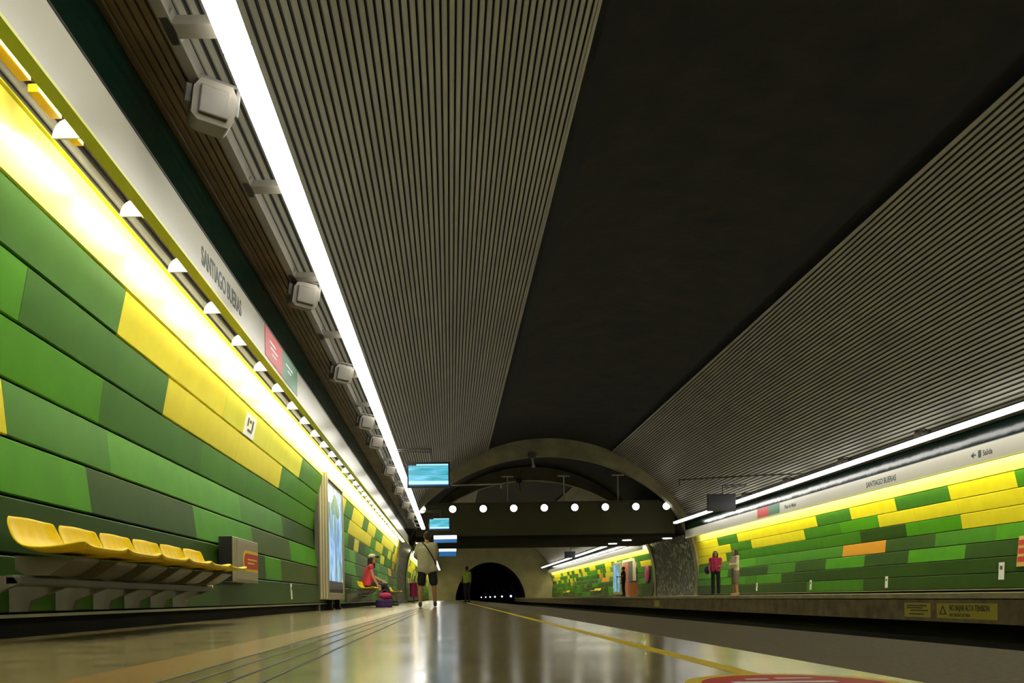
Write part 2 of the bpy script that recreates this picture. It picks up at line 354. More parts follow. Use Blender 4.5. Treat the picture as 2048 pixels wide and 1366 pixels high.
# rims (ribs) where the hall narrows to the passage under the footbridge
def rin(a, extra=0.0):      # inner edge of the rib: nearly upright beside the platforms, round overhead
    sn = math.sin(a); K = [(-0.1, 6.93), (0.0, 6.92), (0.21, 7.12), (0.36, 7.28), (0.62, 7.36), (0.8, 7.14), (1.0, 6.86)]
    for (s0, r0), (s1, r1) in zip(K, K[1:]):
        if sn <= s1: break
    return r0+(r1-r0)*(sn-s0)/(s1-s0)+extra
def rim(y0, y1, name, r_in):
    v = MB(); N = 64; A = [-0.05+(PI+0.10)*i/N for i in range(N+1)]
    o = [(AX+(R+0.3)*math.cos(a), ZC+(R+0.3)*math.sin(a)) for a in A]; n = [(AX+rin(a)*math.cos(a), ZC+rin(a)*math.sin(a)) for a in A]
    for i in range(N):
        v.quad((o[i][0], y0, o[i][1]), (o[i+1][0], y0, o[i+1][1]), (n[i+1][0], y0, n[i+1][1]), (n[i][0], y0, n[i][1]), 0)
        v.quad((o[i][0], y1, o[i][1]), (o[i+1][0], y1, o[i+1][1]), (n[i+1][0], y1, n[i+1][1]), (n[i][0], y1, n[i][1]), 0)
        v.quad((n[i][0], y0, n[i][1]), (n[i+1][0], y0, n[i+1][1]), (n[i+1][0], y1, n[i+1][1]), (n[i][0], y1, n[i][1]), 0)
    return struct(v.build(name, 'rim', merge=True))
rim(37.0, 37.5, 'trim_1', 6.86); rim(44.7, 45.2, 'trim_2', 6.86)
# pebbled pillars flanking the passage
for s, nm in ((-1, 'wall_left_passage'), (1, 'wall_right_passage')):
    v = MB(); prev = None
    for i in range(13):
        a = 0.02+0.43*i/12; zz = ZC+rin(a)*math.sin(a); xx = AX+s*(rin(a)+0.05)*math.cos(a)
        if prev: v.quad((prev[0], 37.5, prev[1]), (xx, 37.5, zz), (xx, 44.7, zz), (prev[0], 44.7, prev[1]))
        prev = (xx, zz)
    v.quad((prev[0], 37.5, prev[1]), (prev[0]+s*0.6, 37.5, prev[1]), (prev[0]+s*0.6, 44.7, prev[1]), (prev[0], 44.7, prev[1]))
    struct(v.build(nm, 'pebble'))
# wall closing the hall behind the photographer, end wall with the tunnel mouth
v = MB(); v.quad((-5, H1[0], -1.4), (14, H1[0], -1.4), (14, H1[0], 8), (-5, H1[0], 8)); struct(v.build('wall_back', 'endwall'))
v = MB(); N = 40; mw, mh = 3.95, 4.2
mouth = [(AX+mw*math.cos(a), max(-1.4, (mh+0.3)*math.sin(a)-0.3)) for a in [PI-PI*i/N for i in range(N+1)]]
mouth = [(AX-mw, -1.4)]+mouth+[(AX+mw, -1.4)]
outer = []
for (x, z) in mouth:
    d = Vector((x-AX, z-0.5)); d = d.normalized()*9.5; outer.append((AX+d.x, 0.5+d.y))
for i in range(len(mouth)-1):
    a, b, c, d = mouth[i], mouth[i+1], outer[i+1], outer[i]
    v.quad((a[0], 90, a[1]), (b[0], 90, b[1]), (c[0], 90, c[1]), (d[0], 90, d[1]), 0)
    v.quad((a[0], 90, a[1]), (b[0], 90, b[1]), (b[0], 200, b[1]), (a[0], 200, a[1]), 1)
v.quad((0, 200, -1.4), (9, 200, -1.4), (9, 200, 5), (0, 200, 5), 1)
struct(v.build('wall_end', ['endwall', 'kick']))

# ------------------------------------------------------------------ clad walls
def px2y(px, py, X): return F*abs(X)/abs((px-901)-0.014*(py-1197))
def xat(z):
    for i in range(len(WALLZ)-1):
        if z <= WALLZ[i+1]: break
    t = (z-WALLZ[i])/(WALLZ[i+1]-WALLZ[i]); return WALLX[i]+t*(WALLX[i+1]-WALLX[i])
PAL = ['ytop', 'g_bright', 'g_mid', 'g_teal', 'g_dark', 'g_olive', 'y', 'y2', 'orange', 'peach', 'joint', 'alu', 'kick']
LEFT = {   # explicit runs near the camera: (colour, y where it ends)
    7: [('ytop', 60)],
    6: [('g_teal', px2y(240, 628, 2.4)), ('y', 8.6), ('y2', px2y(600, 940, 2.4)), ('g_teal', 17.2)],
    5: [('g_bright', px2y(44, 590, 2.46)), ('g_teal', px2y(330, 788, 2.46)), ('y', px2y(560, 960, 2.46)), ('g_mid', 17.2)],
    4: [('g_bright', px2y(200, 770, 2.51)), ('g_teal', px2y(400, 890, 2.51)), ('g_mid', 13.6), ('g_mid', 17.2)],
    3: [('y', px2y(4, 800, 2.52)), ('g_mid', 5.9), ('g_bright', 9.6), ('g_mid', 12.0), ('g_dark', 15), ('g_mid', 17.2)],
    2: [('g_bright', px2y(176, 980, 2.48)), ('g_dark', px2y(388, 1050, 2.48)), ('g_bright', px2y(504, 1080, 2.48)), ('g_olive', 12.4), ('g_bright', 17.2)],
    1: [('g_dark', 10.6), ('g_bright', 11.6), ('g_olive', 17.2)],
    0: [('g_dark', 17.2)]}
def rx(cx): return F*11.48/(1350+cx*0.3806-901)
RIGHT = {  # from far to near, (colour, crop x of the near end)
    7: [('ytop', 99999)],
    6: [('y', 240), ('g_teal', 345), ('y', 600), ('y', 765), ('g_teal', 945), ('y', 1185), ('g_teal', 1470), ('y', 1825), ('g_mid', 99999)],
    5: [('y', 300), ('g_mid', 410), ('y', 690), ('g_mid', 880), ('g_bright', 1080), ('y', 1500), ('y', 2300), ('g_mid', 99999)],
    4: [('y', 270), ('g_mid', 555), ('g_mid', 975), ('g_dark', 1215), ('g_bright', 1505), ('y', 2000), ('g_mid', 99999)],
    3: [('g_mid', 290), ('g_bright', 420), ('g_mid', 550), ('g_mid', 880), ('orange', 1105), ('g_dark', 1365), ('g_mid', 1685), ('g_bright', 2300), ('g_dark', 99999)],
    2: [('g_bright', 280), ('g_dark', 490), ('g_mid', 635), ('g_dark', 795), ('g_bright', 1000), ('g_dark', 1230), ('g_bright', 1530), ('g_dark', 99999)],
    1: [('g_mid', 250), ('g_bright', 375), ('g_mid', 435), ('g_bright', 565), ('g_dark', 900), ('g_dark', 1500), ('g_dark', 99999)],
    0: [('g_dark', 700), ('g_mid', 1000), ('g_dark', 99999)]}
def rnd_colour(row, y, rs):
    t = rs.random()
    if row == 7: return 'ytop'
    if row == 6: return 'y' if t < .5 else ('g_teal' if t < .8 else 'g_mid')
    if row == 5: return 'y' if t < .35 else ('peach' if t < .42 else rs.choice(['g_mid', 'g_teal', 'g_bright']))
    if row == 4: return 'y2' if t < .2 else ('orange' if t < .26 else rs.choice(['g_mid', 'g_teal', 'g_bright', 'g_dark']))
    if row == 3: return 'orange' if t < .10 else rs.choice(['g_mid', 'g_teal', 'g_bright', 'g_dark', 'g_olive'])
    return rs.choice(['g_mid', 'g_dark', 'g_bright', 'g_dark', 'g_olive'])
def clad_wall(s, y0, y1, name, seed):
    v = MB(); rs = random.Random(seed); idx = {k: i for i, k in enumerate(PAL)}
    D = dz(s)
    # backing, slightly behind the panels
    for i in range(len(WALLZ)-1):
        a = (side(s, WALLX[i]-0.03), WALLZ[i]+D); b = (side(s, WALLX[i+1]-0.03), WALLZ[i+1]+D)
        v.quad((a[0], y0, a[1]), (b[0], y0, b[1]), (b[0], y1, b[1]), (a[0], y1, a[1]), idx['joint'])
    v.quad((side(s, -2.60), y0, D-0.02), (side(s, -2.60), y0, 0.16+D), (side(s, -2.60), y1, 0.16+D), (side(s, -2.60), y1, D-0.02), idx['kick'])
    v.quad((side(s, -2.60), y0, 0.115+D), (side(s, -2.43), y0, 0.115+D), (side(s, -2.43), y1, 0.115+D), (side(s, -2.60), y1, 0.115+D), idx['kick'])
    v.quad((side(s, -2.43), y0, 0.115+D), (side(s, -2.425), y0, 0.135+D), (side(s, -2.425), y1, 0.135+D), (side(s, -2.43), y1, 0.115+D), idx['alu'])
    for row in range(8):
        runs = []; y = y0
        if s < 0 and y0 < 10:
            for c, ye in LEFT[row]: runs.append((c, y, min(ye, y1))); y = ye
            while y < y1:
                L = rs.uniform(0.9, 1.7); c = rnd_colour(row, y, rs)
                runs.append((c, y, min(y+L, y1))); y += L
        elif s > 0 and y0 < 10:
            far = y1
            for c, cx in RIGHT[row]:
                near = max(y0, rx(cx)) if cx < 9999 else y0
                if near < far: runs.append((c, near, far)); far = near
        else:
            while y < y1:
                L = rs.uniform(0.9, 1.7); runs.append((rnd_colour(row, y, rs), y, min(y+L, y1))); y += L
        out = []
        for c, a, b in runs:                      # long runs are made of ordinary 1.6-2.2 m sheets
            n = max(1, round((b-a)/2.2)) if b-a > 2.4 else 1
            for k in range(n): out.append((c, a+(b-a)*k/n, a+(b-a)*(k+1)/n))
        za, zb = WALLZ[row]+0.006+D, WALLZ[row+1]-0.008+D
        xa, xb = WALLX[row], WALLX[row+1]
        for c, a, b in out:
            if b-a < 0.02: continue
            m = idx[c]; a += 0.0015; b -= 0.0015; e = 0.008
            X = lambda x: side(s, x)
            p = [(X(xa-0.001), za, 0), (X(xa+0.007), za+e, 1), (X(xb+0.007), zb-e, 1), (X(xb-0.001), zb, 0)]
            for (q0, q1) in ((p[0], p[1]), (p[1], p[2]), (p[2], p[3])):
                v.quad((q0[0], a, q0[1]), (q0[0], b, q0[1]), (q1[0], b, q1[1]), (q1[0], a, q1[1]), m)
            v.quad((X(xa-0.03), a, za), (X(xa), a, za), (X(xa), b, za), (X(xa-0.03), b, za), m)
            v.quad((X(xb-0.03), a, zb), (X(xb), a, zb), (X(xb), b, zb), (X(xb-0.03), b, zb), m)
    # thin folded edge at the very top of the cladding
    v.box(side(s, -2.31), side(s, -2.275), y0, y1, 2.893+D, 2.903+D, idx['y2'])
    return struct(v.build(name, PAL))
clad_wall(-1, *H1, 'wall_left', 3); clad_wall(1, *H1, 'wall_right', 4)
clad_wall(-1, *H2, 'wall_left_far', 5); clad_wall(1, *H2, 'wall_right_far', 11)

# ------------------------------------------------------------------ lighting and sign band that runs over each platform
def cove(s, y0, y1, nm, seed):
    D = dz(s); X = lambda x: side(s, x)
    v = MB()     # sign band: cream face, lime lower flange, dark green glossy strip above
    v.box(X(-1.90), X(-1.915), y0, y1, 2.735+D, 3.10+D, 0)
    v.box(X(-1.895), X(-1.975), y0, y1, 2.715+D, 2.735+D, 1)
    v.prism([(X(-1.915), 2.935+D), (X(-1.915), 2.925+D), (X(-2.095), 2.885+D), (X(-2.095), 2.893+D)], y0, y1, 1)  # added reflector strip, hidden from view, stops cove light going up to the pipes
    v.box(X(-1.895), X(-1.899), y0, y1, 3.09+D, 3.105+D, 2)
    v.quad((X(-1.90), y0, 3.106+D), (X(-1.885), y0, 3.46+D), (X(-1.885), y1, 3.46+D), (X(-1.90), y1, 3.106+D), 3)
    struct(v.build('trim_'+nm, ['fascia', 'flange', 'black', 'glassgreen']))
    v = MB()     # brown ribbed soffit tray, with the flat grey rail that carries the light fittings
    x = -1.885; P = []
    while x < -1.58:
        P += [(x, 3.46), (x+0.030, 3.46), (x+0.036, 3.445), (x+0.050, 3.445), (x+0.056, 3.46)]; x += 0.056
    P.append((-1.565, 3.46))
    for p, q in zip(P, P[1:]): v.quad((X(p[0]), y0, p[1]+D), (X(q[0]), y0, q[1]+D), (X(q[0]), y1, q[1]+D), (X(p[0]), y1, p[1]+D), 0)
    v.quad((X(-1.885), y0, 3.52+D), (X(-1.565), y0, 3.52+D), (X(-1.565), y1, 3.52+D), (X(-1.885), y1, 3.52+D), 0)
    v.box(X(-1.565), X(-1.50), y0, y1, 3.40+D, 3.52+D, 1)
    struct(v.build('trim_'+nm+'_tray', ['tray', 'railgrey']))
def luminaire(s, first):
    D = dz(s)
    e = empty('fluorescent_light', (0, 0, 0), first, 'light')
    h = MB(); h.box(-0.035, 0.035, 0.0, 1.5, 0.045, 0.085); h.box(-0.060, -0.045, 0.0, 1.5, 0.0455, 0.055); h.box(0.045, 0.06, 0, 1.5, 0.0455, 0.055)
    h.build('housing', 'black', e)
    t = MB(); t.box(-0.08, 0.08, 0.004, 1.496, -0.035, 0.045, 0, 0.015); t.build('diffuser', 'tube', e)
    return e
def lights(s, y0, y1, label, group):
    D = dz(s); base = luminaire(s, label); tag(base, group=group); y = y0; k = 0
    while y+1.5 <= y1+0.01:
        o = base if k == 0 else copy_tree(base)
        o.location = (side(s, -1.18), y, 3.36+D); y += 1.5; k += 1
def arms(s, y0, y1, label, group, step=1.75):
    D = dz(s); e = MB()
    sg = -s
    e.prism([(sg*-0.25, 0), (sg*-0.25, 0.05), (sg*0.0, 0.05), (sg*0.0, 0.0)], -0.06, 0.06)
    e.prism([(sg*-0.30, 0.0), (sg*-0.25, 0.0), (sg*-0.22, 0.05), (sg*-0.30, 0.05)], -0.11, 0.11)
    base = e.build('light_bracket', 'railgrey'); tag(base, label, 'bracket', group); y = y0; k = 0
    while y < y1:
        o = base if k == 0 else copy_tree(base)
        o.location = (side(s, -1.26), y, 3.40+D); y += step; k += 1
def gussets(s, y0, y1, label, group):
    D = dz(s); X = lambda x: side(s, x)
    pl = [(-1.97, 2.752), (-2.158, 2.752), (-2.150, 2.79), (-2.135, 2.82), (-2.11, 2.845), (-2.08, 2.857), (-2.045, 2.83), (-1.985, 2.765)]
    g = MB(); g.prism([(side(s, p[0])-side(s, -1.97), p[1]-2.75) for p in pl], 0, 0.012)
    base = g.build('cove_bracket', 'white'); tag(base, label, 'bracket', group); y = y0; k = 0
    while y < y1:
        o = base if k == 0 else copy_tree(base)
        o.location = (X(-1.97), y, 2.75+D); y += 0.90; k += 1
def cove_lamps(s, y0, y1, label, group, mt):
    D = dz(s); g = MB(); g.tube([(0, 0.01, 0), (0, 1.49, 0)], 0.017, 8)
    base = g.build('cove_tube', mt); tag(base, label, 'light', group); y = y0; k = 0
    while y+1.5 <= y1+.01:
        o = base if k == 0 else copy_tree(base)
        o.location = (side(s, -2.045), y, 2.853+D); y += 1.5; k += 1
def speaker():
    e = empty('loudspeaker', (0, 0, 0), 'x', 'loudspeaker')
    b = MB()
    b.prism([(-0.13, -0.10), (-0.13, 0.05), (-0.09, 0.11), (0.10, 0.11), (0.13, 0.06), (0.13, -0.08), (0.10, -0.13), (-0.09, -0.13)], -0.10, 0.15)
    o = b.build('body', 'spk', e); m = o.modifiers.new('bevel', 'BEVEL'); m.width = 0.02; m.segments = 3
    h = MB(); h.box(-0.09, 0.09, -0.125, -0.10, -0.09, 0.07, 0, 0.012); h.build('grille', 'railgrey', e)
    k = MB(); k.box(-0.17, -0.13, -0.03, 0.03, -0.03, 0.14, 0, 0.006); k.box(0.13, 0.16, -0.03, 0.03, -0.03, 0.14, 0, 0.006); k.box(-0.17, 0.16, -0.03, 0.03, 0.13, 0.15, 0, 0.004)
    k.build('yoke', 'greyd', e)
    return e
cove(-1, *H1, '3', 1); cove(1, *H1, '4', 2); cove(-1, *H2, '5', 3); cove(1, *H2, '6', 4)
SIDE = {-1: 'left', 1: 'right'}
for s in (-1, 1):
    n = SIDE[s]
    lights(s, -2.9, 37.2, f'long white fluorescent luminaire in the near row over the {n} platform', f'near luminaires over the {n} platform')
    lights(s, 46.5, 89.5, f'distant fluorescent luminaire in the row over the {n} platform beyond the footbridge', f'far luminaires over the {n} platform')
    arms(s, -0.75+0.0, 36.5, f'grey bracket holding the near row of luminaires over the {n} platform', f'near luminaire brackets, {n}')
    arms(s, 47, 89, f'small bracket on the luminaire row over the {n} platform beyond the footbridge', f'far luminaire brackets, {n}', 2.6)
    gussets(s, -1.0, 36.6, f'white bracket in the gap between sign band and {n} wall in the near hall', f'near cove brackets, {n}')
    gussets(s, 46, 89.5, f'tiny white bracket above the {n} wall beyond the footbridge', f'far cove brackets, {n}')
    cove_lamps(s, -2.9, 37.2, f'fluorescent tube behind the sign band washing the near {n} wall', f'near cove tubes, {n}', 'cove' if s < 0 else 'cove_r')
    cove_lamps(s, 45.5, 90, f'fluorescent tube behind the sign band washing the {n} wall beyond the footbridge', f'far cove tubes, {n}', 'cove' if s < 0 else 'cove_r')
sp = speaker(); first = True
for s, ys in ((-1, [5.05, 8.2, 11.05, 14.1, 15.9, 19.4, 22.9, 26.4, 29.9]), (1, [10.6, 14.1, 17.6, 21.1, 24.6, 28.1, 31.6, 34.9])):
    for y in ys:
        o = sp if first else copy_tree(sp); first = False
        o.location = (side(s, -1.46), y, 3.32+dz(s) if s < 0 else 3.62); o.rotation_euler = (0.25, 0.1, 0.45)
        o['group'] = f'loudspeakers along the {SIDE[s]} light row'
        o['label'] = (f'boxy grey loudspeaker hung beside the {SIDE[s]} luminaire row' if y != 5.05 else 'largest and nearest boxy grey loudspeaker beside the left luminaire row')
# rails carrying the right-hand speakers
# pipes and ducts above the left gap
p = MB(); p.tube([(-2.22, H1[0]+0.1, 3.14), (-2.22, 36.9, 3.14)], 0.08, 14); tag(p.build('conduit_pipe', 'mauve'), 'thick mauve brown pipe seen through the gap above the left wall', 'pipe')
p = MB(); p.tube([(-2.07, H1[0]+0.1, 3.24), (-2.07, 36.9, 3.24)], 0.035, 10); tag(p.build('conduit_pipe', 'tray'), 'thin brown conduit beside the thick pipe above the left wall', 'pipe')
for k, (a, b) in enumerate(((3.72, 4.04), (4.12, 4.36), (4.47, 4.62))):
    p = MB(); p.box(-2.145, -2.08, a, b, 2.83, 2.875, 0, 0.008)
    tag(p.build('cable_duct', 'yduct'), ['bright yellow cable duct at the photo edge above the left wall', 'bright yellow cable duct, middle one of three above the left wall', 'bright yellow cable duct nearest the first white cove bracket'][k], 'cable duct', 'yellow ducts above the left wall')
p = MB(); p.tube([(-2.02+0.07*math.cos(t), 5.55+0.09*math.sin(t), 2.93+0.10*math.sin(t+0.5)) for t in [k*0.35 for k in range(15)]], 0.008, 8)
tag(p.build('cable_loop', 'white'), 'white cable loop hanging in the gap by the station name', 'cable')
# lettering on the sign bands
t = text('station_name', 'SANTIAGO BUERAS', 0.205, 'txt', None, (-1.8985, 6.22, 2.825), (PI/2, 0, PI/2), 0.66)
tag(t, 'dark green station name lettering SANTIAGO BUERAS on the left sign band', 'lettering')
t = text('station_name', 'SANTIAGO BUERAS', 0.20, 'txt', None, (9+1.8985, 20.9, 2.925), (PI/2, 0, -PI/2), 0.80)
tag(t, 'dark green station name lettering SANTIAGO BUERAS on the right sign band', 'lettering')
t = text('direction_lettering', 'Plaza de Maipú', 0.17, 'txtk', None, (9+1.8985, 26.0, 2.95), (PI/2, 0, -PI/2), 0.85)
tag(t, 'dark direction lettering beside the red and green plates on the right sign band', 'lettering')
e = empty('exit_sign', (9+1.8985, 16.7, 2.93), 'small Salida exit lettering with arrow at the right end of the far sign band', 'sign')
text('lettering', 'Salida', 0.16, 'txtk', e, (0, -0.38, 0.02), (PI/2, 0, -PI/2), 0.8)
a = MB(); a.prism([(0, 0.075), (-0.10, 0.135), (-0.10, 0.015)], -0.002, 0.0, axis='x'); a.box(-0.002, 0, -0.17, -0.10, 0.062, 0.088); a.build('arrow', 'txtk', e)
a = MB(); a.box(-0.002, 0, -0.33, -0.24, 0.0, 0.15); a.build('pictogram', 'txt', e)
def plate(nm, s, ya, yb, mt, label, z0=2.765, z1=3.085, lines=None):
    D = dz(s); e = empty(nm, (side(s, -1.8985), ya, D), label, 'sign')
    b = MB(); b.box(0, -s*0.003, 0, yb-ya, z0, z1); b.build('panel', mt, e)
    for i, (ya_, yb_) in enumerate(lines or []):
        b = MB(); b.box(0.003, 0.0045, ya_, yb_, z1-0.12-0.055*i, z1-0.10-0.055*i); b.build('text_stroke', 'paper', e)
    return e
plate('line_sign', -1, 8.35, 9.2, 'red', 'red plate on the left sign band after the station name', lines=[(0.2, 0.5), (0.25, 0.6), (0.3, 0.55)])
plate('direction_sign', -1, 9.2, 10.1, 'greensq', 'green plate on the left sign band next to the red plate', lines=[(0.2, 0.6), (0.3, 0.5)])
plate('line_sign', 1, 27.3, 28.3, 'red', 'red plate on the right sign band left of the direction lettering')
plate('direction_sign', 1, 26.4, 27.3, 'greensq', 'green plate on the right sign band beside the red plate')

# ------------------------------------------------------------------ seats
def seat_shell():
    # profile in (x,z): front lip, pan, rise, back top; swept along y with rounded, narrower top
    prof = [(0.45, -0.005, 1.0), (0.462, 0.015, 1.0), (0.445, 0.028, 1.0), (0.34, 0.008, 1.0), (0.22, -0.002, 1.0), (0.13, 0.015, 1.0), (0.085, 0.06, 1.0), (0.065, 0.11, 0.98), (0.05, 0.155, 0.94), (0.045, 0.184, 0.86)]
    W = 0.512; n = 14; vs = []; fs = []
    for j, (x, z, wd) in enumerate(prof):
        for i in range(n+1):
            t = -1+2*i/n
            y = t*W/2*wd
            rim_ = (abs(t)**6)*0.022; groove = 0.003*math.cos(t*PI*5)*(1 if 2 < j < 8 else 0)
            lip = -0.012*(t*t) if j >= 8 else 0
            nx, nz = (0, 1) if j < 5 else ((0.6, 0.6) if j == 5 else (1, 0.1))
            vs.append((x+nx*(rim_+groove), y, z+nz*(rim_+groove)+lip))
    for j in range(len(prof)-1):
        for i in range(n): fs.append((j*(n+1)+i, j*(n+1)+i+1, (j+1)*(n+1)+i+1, (j+1)*(n+1)+i))
    m = MB(); m.add(vs, fs, 0, True); return m
def make_seat():
    e = empty('platform_seat', (0, 0, 0), 'x', 'seat')
    o = seat_shell().build('seat_shell', 'seat', e)
    md = o.modifiers.new('solid', 'SOLIDIFY'); md.thickness = 0.014; md.offset = -1
    md = o.modifiers.new('sub', 'SUBSURF'); md.levels = 1; md.render_levels = 1
    u = MB()   # moulded pod under the pan
    u.prism([(0.05, -0.02), (0.36, -0.03), (0.30, -0.07), (0.22, -0.12), (0.10, -0.12), (0.05, -0.09)], -0.15, 0.15)
    o = u.build('under_support', 'spk', e); md = o.modifiers.new('b', 'BEVEL'); md.width = 0.03; md.segments = 3
    return e
def bench(ys, s, label, group, seat0, labels=None, seats_from=0):
    D = 0 if s < 0 else PLAT_R
    xw = xat(0.35) if s < 0 else None
    Y0, Y1 = ys[0]-0.28, ys[-1]+0.28
    fr = empty('seat_frame', (side(s, -2.42), (Y0+Y1)/2, 0.2+D), label, 'bench frame')
    L = (Y1-Y0)/2
    sg = -s
    b = MB(); b.box(sg*0.26, sg*0.34, -L, L, 0.080, 0.134, 0, 0.012); b.build('beam', 'greyd', fr)
    for k in range(len(ys)+1):
        yy = -L+0.02+(2*L-0.04)*k/len(ys); g = MB()
        g.prism([(sg*0.0, 0.132), (sg*0.30, 0.132), (sg*0.33, 0.09), (sg*0.12, 0.01), (sg*0.10, -0.05), (0, -0.05)], yy-0.02, yy+0.02)
        g.build('bracket', 'railgrey', fr)
    for k, y in enumerate(ys):
        o = copy_tree(seat0); o.location = (side(s, -2.225), y, 0.455+D); o.rotation_euler = (0, 0, 0 if s < 0 else PI)
        o['group'] = group; o['label'] = labels[k]
seat0 = make_seat()
o_names = ['yellow moulded seat nearest the camera, first in the wall row', 'second yellow moulded seat from the camera in the near row', 'third yellow moulded seat from the camera in the near row', 'fourth yellow moulded seat from the camera in the near row', 'fifth yellow moulded seat from the camera in the near row', 'last yellow seat of the near row, closest to the beige box']
bench([4.15+0.515*k for k in range(6)], -1, 'grey beam and brackets carrying the near row of yellow seats', 'near row of yellow seats', seat0, o_names)
bench([18.85+0.515*k for k in range(4)], -1, 'dark beam under the yellow seats beside the seated woman', 'yellow seats beside the seated woman', seat0,
      ['yellow seat nearest the camera in the seated woman\'s row', 'empty yellow seat just before the one the woman sits on', 'yellow seat the woman in the red top sits on', 'yellow seat hidden behind the seated woman'])
bench([28.6, 29.115], -1, 'frame of the two distant yellow seats seen between the man\'s legs', 'yellow seats seen beyond the standing man', seat0, ['yellow seat visible between the standing man\'s legs']*2)
bench([75.0+0.52*k for k in range(4)], 1, 'frame of the farthest yellow seats on the right platform', 'farthest yellow seats on right platform', seat0, ['tiny yellow seat in the farthest row by the right wall']*4)
bench([59.5+0.52*k for k in range(5)], 1, 'frame of the yellow seats near the blue lit poster across the tracks', 'yellow seats near the far blue poster', seat0, ['small yellow seat left of the far blue poster across the tracks']*5)
for c in list(seat0.children): bpy.data.objects.remove(c, do_unlink=True)
bpy.data.objects.remove(seat0, do_unlink=True)

# ------------------------------------------------------------------ wall fittings
e = empty('equipment_box', (-2.47, 8.95, 0.40), 'beige wall box with a red and yellow emblem past the near seats', 'box')
b = MB(); b.box(0.045, 0.19, -0.55, 0.55, 0, 0.48, 0, 0.008); b.build('body', 'beige', e)
b = MB(); b.box(0.045, 0.185, -0.556, -0.5505, 0.003, 0.477); b.build('shaded_side', 'black', e)  # black sheet paints the shade on the beige box's near end
b = MB(); b.box(0.19, 0.198, -0.40, 0.52, 0.03, 0.45, 0, 0.003); dr = b.build('door', 'beige', e)
def dshape(y0, y1, z0, z1, n=10):
    r = (z1-z0)/2; zc = (z0+z1)/2
    return [(y1, z0)]+[(y0+r-r*math.sin(PI*i/n)*1.0, zc-r*math.cos(PI*i/n)) for i in range(n+1)]+[(y1, z1)]
b = MB(); b.prism(dshape(-0.16, 0.50, 0.12, 0.36), 0.198, 0.200, axis='x'); b.build('emblem_border', 'yel', e)
b = MB(); b.prism(dshape(-0.12, 0.50, 0.155, 0.325), 0.200, 0.202, axis='x'); b.build('emblem', 'red', e)
for zz, L in ((0.25, 0.42), (0.21, 0.30)):
    b = MB(); b.box(0.202, 0.2035, 0.02, 0.02+L, zz, zz+0.018); b.build('emblem_stripe', 'yel', e)

# advertising light box standing off the wall
e = empty('advertising_light_box', (-2.45, 16.0, 0), 'tall beige light box with a lit blue and green poster by the left wall', 'light box')
b = MB(); x0, x1, yh = 0.0, 0.19, 1.1
b.box(0.0, 0.19, -1.12, -1.02, 0.20, 2.58, 0, 0.012); b.box(0.0, 0.19, 1.02, 1.12, 0.20, 2.58, 0, 0.012)
b.box(0.0, 0.19, -1.02, 1.02, 0.20, 0.33, 0, 0.012); b.box(0.0, 0.19, -1.02, 1.02, 2.47, 2.58, 0, 0.012)
b.build('frame', 'beige', e)
for dx in (0.045, 0.095, 0.145):
    b = MB(); b.box(dx, dx+0.022, -1.126, -1.12, 0.22, 2.56, 0, 0.002); b.build('ridge', 'cream', e)
b = MB(); b.box(0.02, 0.165, -1.02, 1.02, 0.33, 2.47); b.build('back_tray', 'black', e)
b = MB(); b.box(0.166, 0.172, -0.96, 0.96, 0.45, 2.40); b.build('poster', 'poster', e)
b = MB(); b.box(0.172, 0.1735, -0.96, 0.96, 0.40, 0.56); b.build('poster_foot', 'posterk', e)
b = MB(); b.ball((0.173, -0.05, 2.15), (0.001, 0.30, 0.14)); b.ball((0.173, -0.35, 1.98), (0.001, 0.22, 0.12)); b.ball((0.173, 0.3, 1.98), (0.001, 0.25, 0.15)); b.build('poster_leaves', 'posterg', e)
b = MB(); b.prism([(-0.94, 2.05), (-0.94, 2.38), (-0.45, 2.38), (-0.30, 2.2), (-0.55, 2.08)], 0.1725, 0.174, axis='x'); b.build('poster_flash', 'posterw', e)
b = MB(); b.box(-0.05, 0.03, -1.22, -1.13, 0.0, 2.35, 0, 0.01); b.build('side_post', 'greyd', e)
for yy in (-0.3, 0.8):
    b = MB(); b.box(0.03, 0.13, yy-0.05, yy+0.05, 0.03, 0.20); b.box(-0.0, 0.17, yy-0.10, yy+0.10, 0.0, 0.03); b.build('foot', 'black', e)

# small things on the left wall
def wall_plate(s, y, z, wy, wz, nm, label, cat, mt='white', group=None, dots=True):
    D = dz(s); x = side(s, xat(z)+0.008)
    e = empty(nm, (x, y, z+D), label, cat, group); sg = -s
    # lean with the wall
    dxdz = (xat(z+0.1)-xat(z-0.1))/0.2; e.rotation_euler = (0, math.atan(dxdz)*sg, 0)
    b = MB(); b.box(-sg*0.006, sg*0.010, -wy/2, wy/2, -wz/2, wz/2, 0, 0.003); b.build('plate', mt, e)
    if dots:
        b = MB(); b.box(sg*0.010, sg*0.014, -wy*0.22, wy*0.22, wz*0.08, wz*0.30); b.build('socket', 'greyd', e)
    return e
wall_plate(-1, F*2.45/482, 0.40, 0.07, 0.14, 'power_socket', 'white socket plate on the left wall just past the last near seat', 'socket')
wall_plate(-1, F*2.45/321, 0.33, 0.07, 0.24, 'power_socket', 'narrow white socket strip low on the left wall before the light box', 'socket')
e = wall_plate(-1, 9.65, 2.30, 0.46, 0.27, 'pictogram_sign', 'small white pictogram plate on the yellow panels of the left wall', 'sign', dots=False)
for k, (yy, zz, a, c) in enumerate(((-0.12, 0.03, 0.05, 0.10), (-0.02, 0.05, 0.07, 0.035), (0.09, 0.02, 0.06, 0.12), (0.0, -0.06, 0.20, 0.03))):
    b = MB(); b.box(0.010, 0.012, yy-a/2, yy+a/2, zz-c/2, zz+c/2); b.build('symbol', 'txtk', e)
